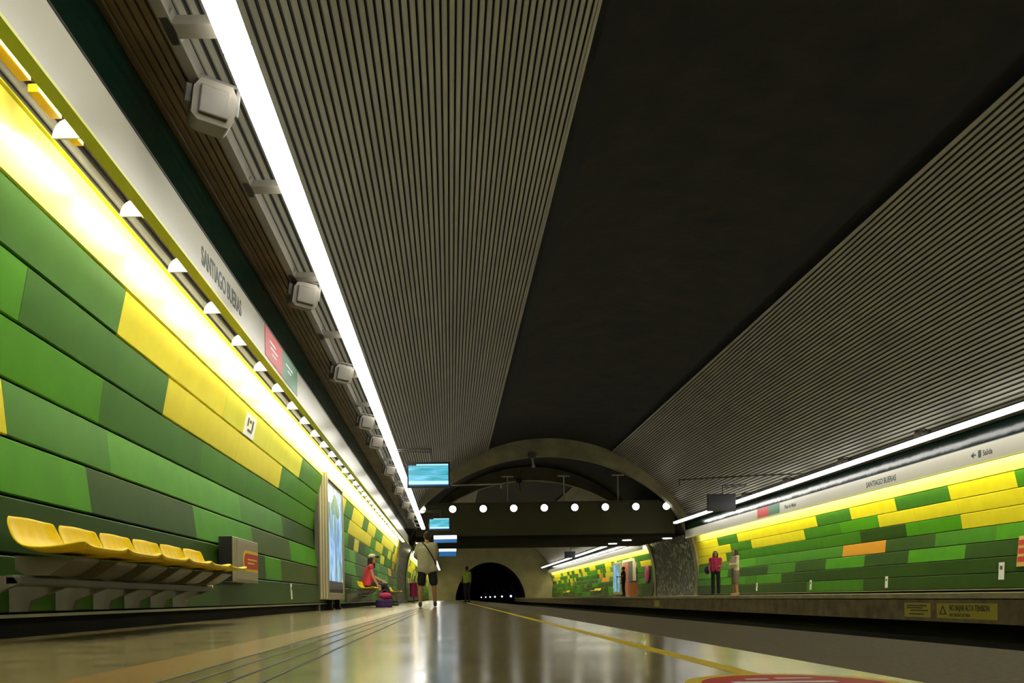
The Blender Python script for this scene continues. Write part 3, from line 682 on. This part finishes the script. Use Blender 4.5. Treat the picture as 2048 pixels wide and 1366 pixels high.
for k, (px, yy) in enumerate(((1515, 1165), (1623, 1160), (1775, 1150), (2005, 1135))):
    wall_plate(1, F*11.45/(px-901), 0.36 if k < 3 else 0.50, 0.12 if k < 3 else 0.16, 0.30 if k < 3 else 0.36, 'power_socket',
               ['white socket plate low on the right wall, just right of the two women', 'white socket plate low on the right wall, second from the women', 'white socket plate low on the right wall, third from the women', 'largest white socket plate, low on the right wall near the photo edge'][k], 'socket', group='white plates on the right wall')
e = wall_plate(1, F*11.45/1146, 0.88, 0.30, 0.62, 'safety_notice', 'red and cream notice on the right wall at the photo edge', 'sign', 'peach', dots=False)
for zz in (-0.22, -0.05, 0.12):
    b = MB(); b.box(-0.010, -0.012, -0.13, 0.13, zz, zz+0.11); b.build('red_block', 'red', e)

# warning signs on the opposite platform face
def face_sign(ya, yb, nm, label):
    e = empty(nm, (EDGE_R+0.048, (ya+yb)/2, PLAT_R-0.25), label, 'sign'); L = (yb-ya)/2
    b = MB(); b.box(-0.004, 0.002, -L, L, -0.115, 0.105, 0, 0.001); b.build('panel', 'olivesign', e)
    return e, L
e, L = face_sign(F*7.2/1087, F*7.2/966, 'high_voltage_sign', 'yellow high voltage warning sign NO BAJAR ALTA TENSION on the opposite platform face')
text('lettering', 'NO BAJAR ALTA TENSION', 0.115, 'txtk', e, (-0.005, L-0.30, 0.0), (PI/2, 0, -PI/2), 0.60*L/0.62)
text('small_lettering', 'HAY RIESGO DE VIDA', 0.062, 'txtk', e, (-0.005, L-0.30, -0.085), (PI/2, 0, -PI/2), 0.78)
b = MB(); b.prism([(L-0.06, -0.06), (L-0.24, -0.06), (L-0.15, 0.08)], -0.0055, -0.0045, axis='x'); b.build('warning_triangle', 'txtk', e)
b = MB(); b.prism([(L-0.10, -0.045), (L-0.20, -0.045), (L-0.15, 0.045)], -0.0065, -0.0056, axis='x'); b.build('triangle_inner', 'olivesign', e)
e, L = face_sign(F*7.2/954, F*7.2/902, 'track_warning_sign', 'smaller worn yellow sign left of the high voltage sign across the tracks')
for zz, a, c in ((0.055, -0.7, 0.8), (0.02, -0.4, 0.8), (-0.02, -0.8, 0.5), (-0.075, -0.5, 0.6)):
    b = MB(); b.box(-0.006, -0.004, L*a, L*c, zz, zz+0.018); b.build('line', 'txtk', e)
e, L = face_sign(F*7.2/415, F*7.2/405, 'track_warning_sign', 'tiny faded yellow sign on the opposite platform face near the far hall')

# round floor emblem beside the camera
e = empty('floor_emblem', (0.72, 1.67, 0.0), 'round red floor decal with yellow ring at the bottom edge', 'floor decal')
def disc(nm, r0, r1, z0, z1, mt):
    b = MB(); n = 48
    if r0 == 0: b.prism([(r1*math.cos(2*PI*k/n), r1*math.sin(2*PI*k/n)) for k in range(n)], z0, z1, axis='z')
    else:
        vs = [(r*math.cos(2*PI*k/n), r*math.sin(2*PI*k/n), z1) for r in (r0, r1) for k in range(n)]
        b.add(vs, [(k, (k+1) % n, n+(k+1) % n, n+k) for k in range(n)])
    return b.build(nm, mt, e)
disc('ring', 0, 0.225, 0.0, 0.0016, 'yel'); disc('disc', 0, 0.190, 0.0016, 0.0022, 'red')
b = MB(); b.box(-0.07, -0.02, 0.09, 0.11, 0.0022, 0.0026); b.box(0.0, 0.08, 0.10, 0.12, 0.0022, 0.0026); b.box(-0.12, 0.10, 0.02, 0.05, 0.0022, 0.0026); b.build('marking', 'paper', e)

# ------------------------------------------------------------------ monitors and hanging signs
def monitor(x, y, z, w, h, label, on=True, arm_to=None, group=None, rz=0):
    e = empty('hanging_monitor', (x, y, z), label, 'monitor', group)
    b = MB(); b.box(-w/2, w/2, 0, 0.10, -h/2, h/2, 0, 0.01); b.build('casing', 'black', e)
    if on:
        iw, ih = w/2-0.035, h/2-0.035
        b = MB(); b.box(-iw, iw, -0.004, 0.0, -ih*0.55, ih*0.85); b.build('screen', 'screen', e)
        b = MB(); b.box(-iw, iw, -0.004, 0.0, -ih*0.86, -ih*0.55); b.box(-iw*0.6, iw, -0.004, 0, ih*0.85, ih*0.97); b.build('caption_band', 'screenw', e)
        b = MB(); b.box(-iw, iw, -0.0045, 0.0, -ih*1.0, -ih*0.86); b.build('ticker', 'screenb', e)
    else:
        b = MB(); b.box(-w/2+0.05, w/2-0.05, -0.006, 0.0, -h/2+0.05, h/2-0.05); b.build('back_panel', 'navy', e)
    if arm_to is not None:
        b = MB(); b.tube([(0.05, 0.05, h/2), (0.05, 0.05, h/2+0.30)], 0.016, 8); b.build('drop_rod', 'greyd', e)
        b = MB(); b.tube([(0.06, 0.05, h/2+0.30), (arm_to-x, 0.05, h/2+0.30)], 0.020, 8); b.tube([(0.06, 0.05, h/2+0.22), (arm_to-x, 0.05, h/2+0.26)], 0.012, 8); b.build('arm', 'greyd', e)
    return e
monitor(-0.44, 17.3, 2.87, 0.93, 0.55, 'large lit blue monitor nearest the camera over the left platform', arm_to=-1.12)
monitor(-0.43, 34.0, 3.37, 0.90, 0.54, 'smaller lit blue monitor below and behind the large one', arm_to=-1.12)
monitor(9.2, 27.0, 3.30, 0.96, 0.58, 'dark switched-off monitor over the right platform', on=False, arm_to=10.05)
monitor(9.45, 63.0, 3.50, 0.85, 0.52, 'tiny dark monitor over the right platform beyond the footbridge', on=False, arm_to=10.1)
e = empty('support_arm', (0, 19.8, 3.28), 'bare horizontal arm over the right platform before the dark monitor', 'arm')
b = MB(); b.tube([(6.45, 0, -0.1), (8.75, 0, 0)], 0.022, 8); b.build('bar', 'greyd', e)
b = MB(); b.tube([(6.45, 0, -0.10), (6.45, 0, -0.24)], 0.022, 8); b.build('drop', 'greyd', e)
e.location = (0, 22.4, 3.52)
b = MB(); b.tube([(8.75, 0, 0), (9.9, 0, 0.02)], 0.022, 8); b.build('bar_end', 'greyd', e)
def hang_sign(x, y, z, w, h, label):
    e = empty('illuminated_sign', (x, y, z), label, 'sign')
    b = MB(); b.box(-w/2, w/2, 0, 0.12, -h*0.75, h/2, 0, 0.01); b.build('casing', 'navy', e)
    b = MB(); b.box(-w/2+0.03, w/2-0.03, -0.004, 0, -0.05, h/2-0.04); b.build('lit_panel', 'signlit', e)
    b = MB(); b.box(-w/2+0.03, w/2-0.03, -0.004, 0, -h*0.72, -0.05); b.build('blue_panel', 'signblue', e)
    for xx in (-w*0.35, w*0.35):
        b = MB(); b.tube([(xx, 0.06, h/2), (xx, 0.06, h/2+0.5)], 0.012, 6); b.build('rod', 'greyd', e)
    return e
hang_sign(-0.20, 36.4, 2.95, 1.10, 0.30, 'wide white lit sign hung under the second monitor')
hang_sign(-0.13, 46.5, 2.98, 1.06, 0.46, 'white lit sign below the wide one, beyond the footbridge')

# ------------------------------------------------------------------ footbridge and its round lamps
e = empty('footbridge', (AX, 37.6, 3.0), 'dark olive footbridge crossing the station above the tracks', 'footbridge')
b = MB(); b.box(-6.1, 6.1, 0, 6.9, 0.10, 1.62, 0, 0.02); b.build('deck', 'bridge', e)
b = MB(); b.box(-6.1, 6.1, -0.06, 7.0, -0.04, 0.10, 0, 0.01); b.build('bottom_beam', 'kickmatte', e)
b = MB(); b.box(-5.4, 5.4, -0.03, 0.05, 1.62, 1.68); b.build('handrail', 'bridge', e)
rl = None
for k in range(9):
    x = F and (-1.27+1.432*k)
    if k == 0:
        rl = empty('round_lamp', (0, 0, 0), 'x', 'lamp', 'round white lamps on the footbridge')
        b = MB(); b.tube([(0, 0, 0), (0, -0.06, 0)], 0.20, 24); b.build('housing', 'black', rl)
        b = MB(); b.tube([(0, -0.06, 0), (0, -0.075, 0)], [0.165, 0.15], 24); b.build('lens', 'lamp', rl); o = rl
    else: o = copy_tree(rl)
    o.location = (x, 37.58, 4.38)
    o['label'] = ['leftmost', 'second from left', 'third from left', 'fourth from left', 'middle', 'fourth from right', 'third from right', 'second from right', 'rightmost'][k]+' round white lamp on the footbridge face'
for k, (px, top) in enumerate(((1018, 943), (1130, 945), (1238, 941))):
    x = (px-901)*38.0/F
    p = empty('bridge_lamp_post', (x, 37.9, 4.69), ['left', 'middle', 'right'][k]+' thin grey post standing on top of the footbridge', 'post', 'posts on the footbridge')
    b = MB(); b.tube([(0, 0, 0), (0, 0, 1.20)], 0.035, 8); b.build('pole', 'grey', p)
    b = MB(); b.box(-0.28, 0.28, -0.06, 0.06, 1.20, 1.26, 0, 0.01); b.build('head', 'grey', p)
b = MB(); b.tube([(0.1, 36.0, 5.28), (2.35, 36.0, 5.32)], 0.035, 8); b.tube([(2.35, 36, 5.32), (2.35, 36.0, 5.12)], 0.05, 8); b.tube([(0.1, 36, 5.28), (0.1, 36, 6.2)], 0.02, 6)
tag(b.build('ceiling_rod', 'grey'), 'thin horizontal pale bar right of the large monitor', 'bar')
# cameras hung at the crown of the rims
for k, (y, z) in enumerate(((36.9, 6.65), (44.55, 6.60))):
    c = empty('crown_camera', (3.85+0.05*k, y, z), ['small camera cluster hanging at the crown of the first arch', 'small camera cluster hanging at the crown of the second arch'][k], 'camera')
    b = MB(); b.box(-0.16, 0.16, -0.12, 0.12, -0.05, 0.20, 0, 0.02); b.build('mount', 'greyd', c)
    b = MB(); b.tube([(0, 0, 0), (0.05, -0.05, -0.45)], 0.05, 8); b.tube([(0.05, -0.2, -0.45), (0.05, 0.15, -0.40)], 0.08, 10); b.build('camera_body', 'grey', c)
# under-bridge downlights
for k, (x, y) in enumerate(((-1.45, 39.5), (-1.35, 41.8), (8.75, 39.5), (8.55, 42.0), (10.5, 38.6))):
    b = MB(); b.tube([(0, 0, 0), (0, 0, -0.03)], 0.22, 20)
    o = b.build('downlight', 'lamp'); o.location = (x, y, 2.96)
    tag(o, ['nearer of the two downlights under the left end of the footbridge', 'farther of the two downlights under the left end of the footbridge', 'bright round downlight under the right part of the footbridge', 'farther faint downlight under the right part of the footbridge', 'downlight above the right pebbled wall under the footbridge'][k], 'lamp', 'downlights under the footbridge')

# ------------------------------------------------------------------ far hall fittings
e = empty('advertising_light_box', (9+2.38, 54.0, PLAT_R), 'distant light box with a pale blue poster on the right wall', 'light box')
b = MB(); b.box(-0.16, 0.08, -1.2, 1.2, 0.15, 2.3, 0, 0.01); b.build('frame', 'beige', e)
b = MB(); b.box(-0.165, -0.16, -1.05, 1.05, 0.3, 2.15); b.build('poster', 'poster', e)
e = empty('service_door', (9+2.38, 50.8, PLAT_R), 'brown double door in a cream frame on the far right wall', 'door')
b = MB(); b.box(-0.10, 0.08, -1.5, 1.5, 0.0, 2.35, 0, 0.01); b.build('frame', 'cream', e)
b = MB(); b.box(-0.115, -0.10, -0.1, 1.3, 0.05, 2.2); b.build('leaf', 'brick', e)
b = MB(); b.box(-0.115, -0.10, -1.35, -0.2, 0.05, 2.2); b.build('leaf', 'greyd', e)
e = empty('wall_logo', (9+2.42, 46.4, 1.45), 'magenta oval sign on the right wall just beyond the footbridge', 'sign')
b = MB(); b.ball((0, 0, 0), (0.05, 0.50, 0.52), n=20, rings=12); b.build('disc', 'magenta', e)
e = empty('litter_bin', (9+1.95, 47.9, PLAT_R), 'small orange brown litter bin on the far right platform', 'bin')
b = MB(); b.box(-0.2, 0.2, -0.25, 0.25, 0, 0.85, 0, 0.03); b.build('body', 'brick', e)
b = MB(); b.box(-0.22, 0.22, -0.27, 0.27, 0.85, 0.95, 0, 0.03); b.build('lid', 'greyd', e)
e = empty('litter_bin', (-1.85, 40.2, 0), 'dark red litter bin by the pebbled pillar left of the standing man', 'bin')
b = MB(); b.tube([(0, 0, 0.30), (0, 0, 1.0)], 0.2, 14); b.build('body', 'magenta', e)
b = MB(); b.tube([(0, 0, 0), (0, 0, 0.30)], 0.04, 8); b.tube([(0, 0, 0), (0, 0, 0.02)], 0.18, 14); b.build('stand', 'greyd', e)
for k, y in enumerate((92, 108, 125, 140, 158, 180)):
    b = MB(); b.ball((0, 0, 0), 0.12, n=10, rings=6); o = b.build('tunnel_lamp', 'spot'); o.location = (7.5, y+0.0, 0.55+0.03*k)
    o.location = (6.95, y, 0.36)
    tag(o, 'tiny bluish lamp inside the dark tunnel mouth', 'lamp', 'lamps inside the tunnel')

# ------------------------------------------------------------------ people
def remesh(o, vox, smooth=True):
    m = o.modifiers.new('skin_surface', 'REMESH'); m.mode = 'VOXEL'; m.voxel_size = vox; m.use_smooth_shade = True
    if smooth:
        k = o.modifiers.new('relax', 'SMOOTH'); k.factor = 0.5; k.iterations = 3
STAND = dict(pelvis=(0, 0, .95), waist=(0, .0, 1.10), chest=(0, .0, 1.30), neck=(0, -.015, 1.46), head=(0, .01, 1.61),
             shL=(-.175, 0, 1.41), shR=(.175, 0, 1.41), elL=(-.23, -.02, 1.13), elR=(.23, -.02, 1.13), wrL=(-.25, .05, .88), wrR=(.25, .05, .88),
             hipL=(-.09, 0, .92), hipR=(.09, 0, .92), knL=(-.10, .02, .50), knR=(.10, .02, .50), anL=(-.11, -.03, .08), anR=(.11, -.03, .08))
def person(name, label, loc, rz, J, sk='skin', top=None, sleeve=0.5, bottom=None, legs=1.0, skirt=None, shoe='shoe', hair='short', bulk=1.0, face=(0, 1, 0), s=1.0, hem=0.0, group=None):
    j = dict(STAND); j.update(J); j = {k: Vector(v) for k, v in j.items()}
    root = empty(name, loc, label, 'person', group, rz); root.scale = (s, s, s)
    b = MB(); k = bulk
    V = Vector
    b.caps(j['pelvis'], j['waist'], .125*k, .110*k); b.caps(j['waist'], j['chest'], .110*k, .125*k); b.caps(j['chest'], j['neck']-V((0, 0, .05)), .12*k, .06)
    b.caps(j['shL'], j['shR'], .058, .058); b.caps(j['neck']-V((0, 0, .03)), j['neck'].lerp(j['head'], .6), .055, .05)
    f = V(face).normalized(); sd = f.cross(V((0, 0, 1))).normalized(); up = V((0, 0, 1))
    rot = Matrix((sd, f, up)).transposed()
    H = j['head']
    def hp(x, y, z): return H+sd*x+f*y+up*z
    b.ball(hp(0, -.01, .02), (.074, .092, .098), rot=rot, n=16, rings=12); b.ball(hp(0, .022, -.05), (.055, .062, .062), rot=rot)
    b.ball(hp(0, .070, -.085), (.025, .022, .02), rot=rot)                          # chin
    b.caps(hp(0, .078, .010), hp(0, .100, -.022), .010, .014)                        # nose
    b.ball(hp(0, .078, -.055), (.024, .012, .007), rot=rot)                          # lips
    for q in (-1, 1):
        b.ball(hp(q*.076, -.005, -.01), (.010, .020, .030), rot=rot)                 # ears
        b.ball(hp(q*.030, .078, .022), (.016, .010, .006), rot=rot)                  # brow
    for S_ in 'LR':
        sh, el, wr = j['sh'+S_], j['el'+S_], j['wr'+S_]
        b.caps(sh, el, .050*k, .038); b.caps(el, wr, .038, .026)
        d = (wr-el).normalized(); side_ = V((1, 0, 0)) if S_ == 'L' else V((-1, 0, 0))
        n = d.cross(V((0, 1, 0.2))); n = n.normalized() if n.length > .1 else V((1, 0, 0))
        w2 = d.cross(n).normalized()                                                 # across the palm
        pm = wr+d*.055
        b.caps(wr, wr+d*.03, .026, .028); b.caps(pm-w2*.022, pm+w2*.022, .018, .018); b.caps(wr+d*.085-w2*.026, wr+d*.085+w2*.026, .015, .014)
        for q, (off, L) in enumerate(((-.030, .066), (-.010, .078), (.010, .074), (.029, .058))):
            p0 = wr+d*.088+w2*off; p1 = p0+d*L*.5+n*.006; p2 = p1+d*L*.42+n*.018
            b.caps(p0, p1, .0095, .009); b.caps(p1, p2, .009, .0078)
        t0 = wr+d*.035-w2*.025; t1 = t0+d*.028-w2*.026+n*.006; t2 = t1+d*.030-w2*.008+n*.008
        b.caps(t0, t1, .013, .0105); b.caps(t1, t2, .0105, .009)
        hi, kn, an = j['hip'+S_], j['kn'+S_], j['an'+S_]
        b.caps(hi, kn, .085*k, .056); kd = (an-kn)
        b.caps(kn, kn+kd*.3+V((0, -.01, 0)), .056, .057); b.caps(kn+kd*.3+V((0, -.01, 0)), an, .057, .036); b.caps(an, an+V((0, .04, -.04)), .038, .03)
        b.caps(an+V((0, -.02, -.045)), an+V((0, .13, -.052)), .030, .026)
    body = b.build('body', sk, root); remesh(body, .0075)
    for q in (-1, 1):
        e_ = MB(); e_.ball(hp(q*.030, .084, .008), (.011, .006, .007), rot=rot, n=8, rings=6); e_.build('eye', 'eye', root)
    if top:
        t = MB()
        t.caps(j['pelvis']+V((0, 0, .07+hem)), j['waist'], .138*k, .135*k); t.caps(j['waist'], j['chest'], .135*k, .145*k); t.caps(j['chest'], j['neck']-V((0, 0, .06)), .14*k, .075)
        t.caps(j['shL'], j['shR'], .074, .074)
        hz = V((0, 0, .05+hem)); t.caps(j['hipL']+hz, j['hipR']+hz, .125*k, .125*k); t.caps(j['hipL']+hz, j['shL']-V((-.05, 0, .1)), .11*k, .10*k); t.caps(j['hipR']+hz, j['shR']-V((.05, 0, .1)), .11*k, .10*k)
        for S_ in 'LR':
            sh, el, wr = j['sh'+S_], j['el'+S_], j['wr'+S_]
            if sleeve > 0:
                t.caps(sh, sh.lerp(el, min(1, sleeve*1.1)), .068*k, .062)
            if sleeve > .95: t.caps(el, el.lerp(wr, .9), .052, .040)
        o = t.build('shirt', top, root); remesh(o, .012)
    if bottom:
        t = MB(); t.caps(j['hipL'], j['hipR'], .115*k, .115*k); t.caps(j['pelvis'], j['pelvis']+V((0, 0, .05)), .135*k, .130*k)
        for S_ in 'LR':
            hi, kn, an = j['hip'+S_], j['kn'+S_], j['an'+S_]
            if legs <= .5: t.caps(hi, hi.lerp(kn, legs*2), .105*k, .090*k)
            else: t.caps(hi, kn, .102*k, .074); t.caps(kn, kn.lerp(an, .93), .074, .058)
        o = t.build('shorts' if legs <= .5 else 'trousers', bottom, root); remesh(o, .012)
    if skirt:
        t = MB(); n = 24; zs = [(1.06, .125, .10), (.95, .165, .13), (.80, .175, .14), (.60, .16, .13), (.42, .165, .135), (.40, .14, .11)]
        vs = [(a*math.cos(2*PI*i/n)*(1+.03*math.cos(9*PI*i/n)), c*math.sin(2*PI*i/n), z) for z, a, c in zs for i in range(n)]
        t.add(vs, [(r*n+i, r*n+(i+1) % n, (r+1)*n+(i+1) % n, (r+1)*n+i) for r in range(len(zs)-1) for i in range(n)]+[tuple(range(n))], 0, True)
        t.build('skirt', skirt, root)
    for S_ in 'LR':
        an = j['an'+S_]; t = MB()
        t.caps(an+V((0, -.03, -.035)), an+V((0, .145, -.045)), .042, .034); t.caps(an+V((0, -.02, 0)), an+V((0, .03, -.03)), .044, .042)
        o = t.build('shoe', shoe, root); remesh(o, .010)
    t = MB()
    t.ball(hp(0, -.022, .035), (.085, .093, .098), rot=rot, n=16, rings=10)
    if hair == 'long':
        for q in (-1, 0, 1): t.caps(hp(q*.055, -.06, .0), hp(q*.07, -.075, -.24), .05, .04)
        for q in (-1, 1): t.caps(hp(q*.075, .0, .02), hp(q*.085, .01, -.20), .028, .026)
    else:
        t.ball(hp(0, -.05, -.02), (.072, .055, .075), rot=rot)
    o = t.build('hair', 'hair', root); remesh(o, .010)
    # carve the hairline: hair only covers what lies behind the face
    return root, hp, sd, f

# standing man, back to the camera
m, hp, sd, f = person('person', 'man in khaki T-shirt and black shorts standing with his back to the camera', (-0.53, 18.5, 0), 0.05,
    dict(hipL=(-.10, 0, .92), hipR=(.10, 0, .92), knL=(-.14, .01, .50), knR=(.15, .01, .50), anL=(-.17, -.03, .08), anR=(.17, -.03, .08),
         elL=(-.27, .06, 1.16), wrL=(-.20, .26, 1.10), elR=(.215, .10, 1.15), wrR=(.12, .27, 1.08), head=(.01, .03, 1.61)),
    top='khaki', sleeve=.72, bottom='blackcloth', legs=.42, hair='short', bulk=1.10, face=(-.3, 1, -.1), s=1.01, hem=-0.09, sk='skin2')
b = MB(); b.tube([(-.10, -.08, 1.475), (-.02, -.165, 1.38), (.09, -.17, 1.20), (.17, -.13, 1.05), (.20, -.06, .97)], .014, 8); b.build('bag_strap', 'blackcloth', m)

# seated woman on the last seat, leaning a little forward, head turned to the tracks
w_, hp, sd, f = person('person', 'woman in red sleeveless top and dark jeans sitting on yellow seats, wearing a pale cap', (-2.13, 19.95, 0), -PI/2+0.15,
    dict(pelvis=(0, .05, .56), waist=(0, .06, .70), chest=(0, .11, .90), neck=(0, .16, 1.06), head=(.0, .20, 1.20),
         shL=(-.16, .14, 1.00), shR=(.16, .14, 1.00), elL=(-.22, .22, .78), elR=(.22, .19, .76), wrL=(-.14, .42, .66), wrR=(.22, .30, .56),
         hipL=(-.09, .08, .54), hipR=(.09, .08, .54), knL=(-.12, .48, .53), knR=(.12, .48, .53), anL=(-.13, .56, .10), anR=(.10, .66, .10)),
    top='pink', sleeve=.12, bottom='jean', legs=1, hair='long', face=(.45, 1, 0), shoe='shoe', bulk=.90)
b = MB(); b.ball(hp(0, -.015, .065), (.094, .102, .070), rot=Matrix((sd, f, Vector((0, 0, 1)))).transposed(), n=18, rings=10); b.build('cap', 'cream', w_)
b = MB(); b.tube([hp(-.06, .08, .060), hp(0, .150, .050), hp(.06, .08, .060)], [.010, .030, .010], 8); b.build('cap_visor', 'blackcloth', w_)
b = MB(); b.ball((-1.60, 19.62, 0.275), (.17, .10, .085), n=16, rings=10); b.tube([(-1.70, 19.62, 0.32), (-1.66, 19.60, 0.43), (-1.56, 19.60, 0.43), (-1.51, 19.62, 0.32)], .010, 6)
o = b.build('handbag', 'magenta'); tag(o, 'magenta handbag resting on the purple case at the seated woman\'s feet', 'bag')
m_ = o.modifiers.new('d', 'SUBSURF'); m_.levels = 1
b = MB(); b.box(-1.83, -1.43, 19.50, 19.74, 0.0, 0.19, 0, 0.03)
tag(b.build('suitcase', 'purple'), 'small dark purple case on the floor below the seated woman', 'suitcase')

# commuter in the distance on the left platform
person('person', 'distant person in lime top and dark trousers near the tunnel end of the left platform', (0.80, 38.5, 0), 0.6,
    dict(elL=(-.26, .04, 1.16), wrL=(-.16, .22, 1.02)), top='lime', sleeve=.4, bottom='blackcloth', legs=1, hair='short', sk='skin2')
# two women across the tracks
pw, hp, sd, f = person('person', 'long-haired woman in pink top and black trousers standing across the tracks', (9.62, 29.0, PLAT_R), PI-0.35,
    dict(elL=(-.25, .03, 1.16), wrL=(-.12, .20, 1.12), elR=(.24, .0, 1.15), wrR=(.22, .14, .98)), top='magenta', sleeve=.15, bottom='blackcloth', legs=1, hair='long', s=.93, sk='skin2', bulk=.82)
b = MB(); b.ball((.30, -.05, 1.00), (.12, .16, .17), n=14, rings=10); b.tube([(.30, -.05, 1.12), (.20, -.03, 1.42), (.17, .05, 1.45)], .012, 6)
o = b.build('shoulder_bag', 'purple', pw)
person('person', 'dark-haired woman in cream blouse and taupe skirt standing with folded arms across the tracks', (10.33, 29.0, PLAT_R), PI/2+0.2,
    dict(elL=(-.22, .06, 1.14), wrL=(.06, .21, 1.16), elR=(.22, .06, 1.14), wrR=(-.06, .23, 1.13), knL=(-.08, .02, .50), knR=(.08, .02, .50), anL=(-.09, -.03, .08), anR=(.09, -.03, .08)),
    top='cream', sleeve=1.0, skirt='skirt', hair='long', s=.97, shoe='skin', bulk=.86)
person('person', 'dark silhouette of a person standing by the doors on the far right platform', (10.0, 46.2, PLAT_R), PI/2,
    dict(elL=(-.22, .10, 1.16), wrL=(-.10, .30, 1.14)), top='blackcloth', sleeve=.5, bottom='blackcloth', legs=1, hair='short', sk='skin2')
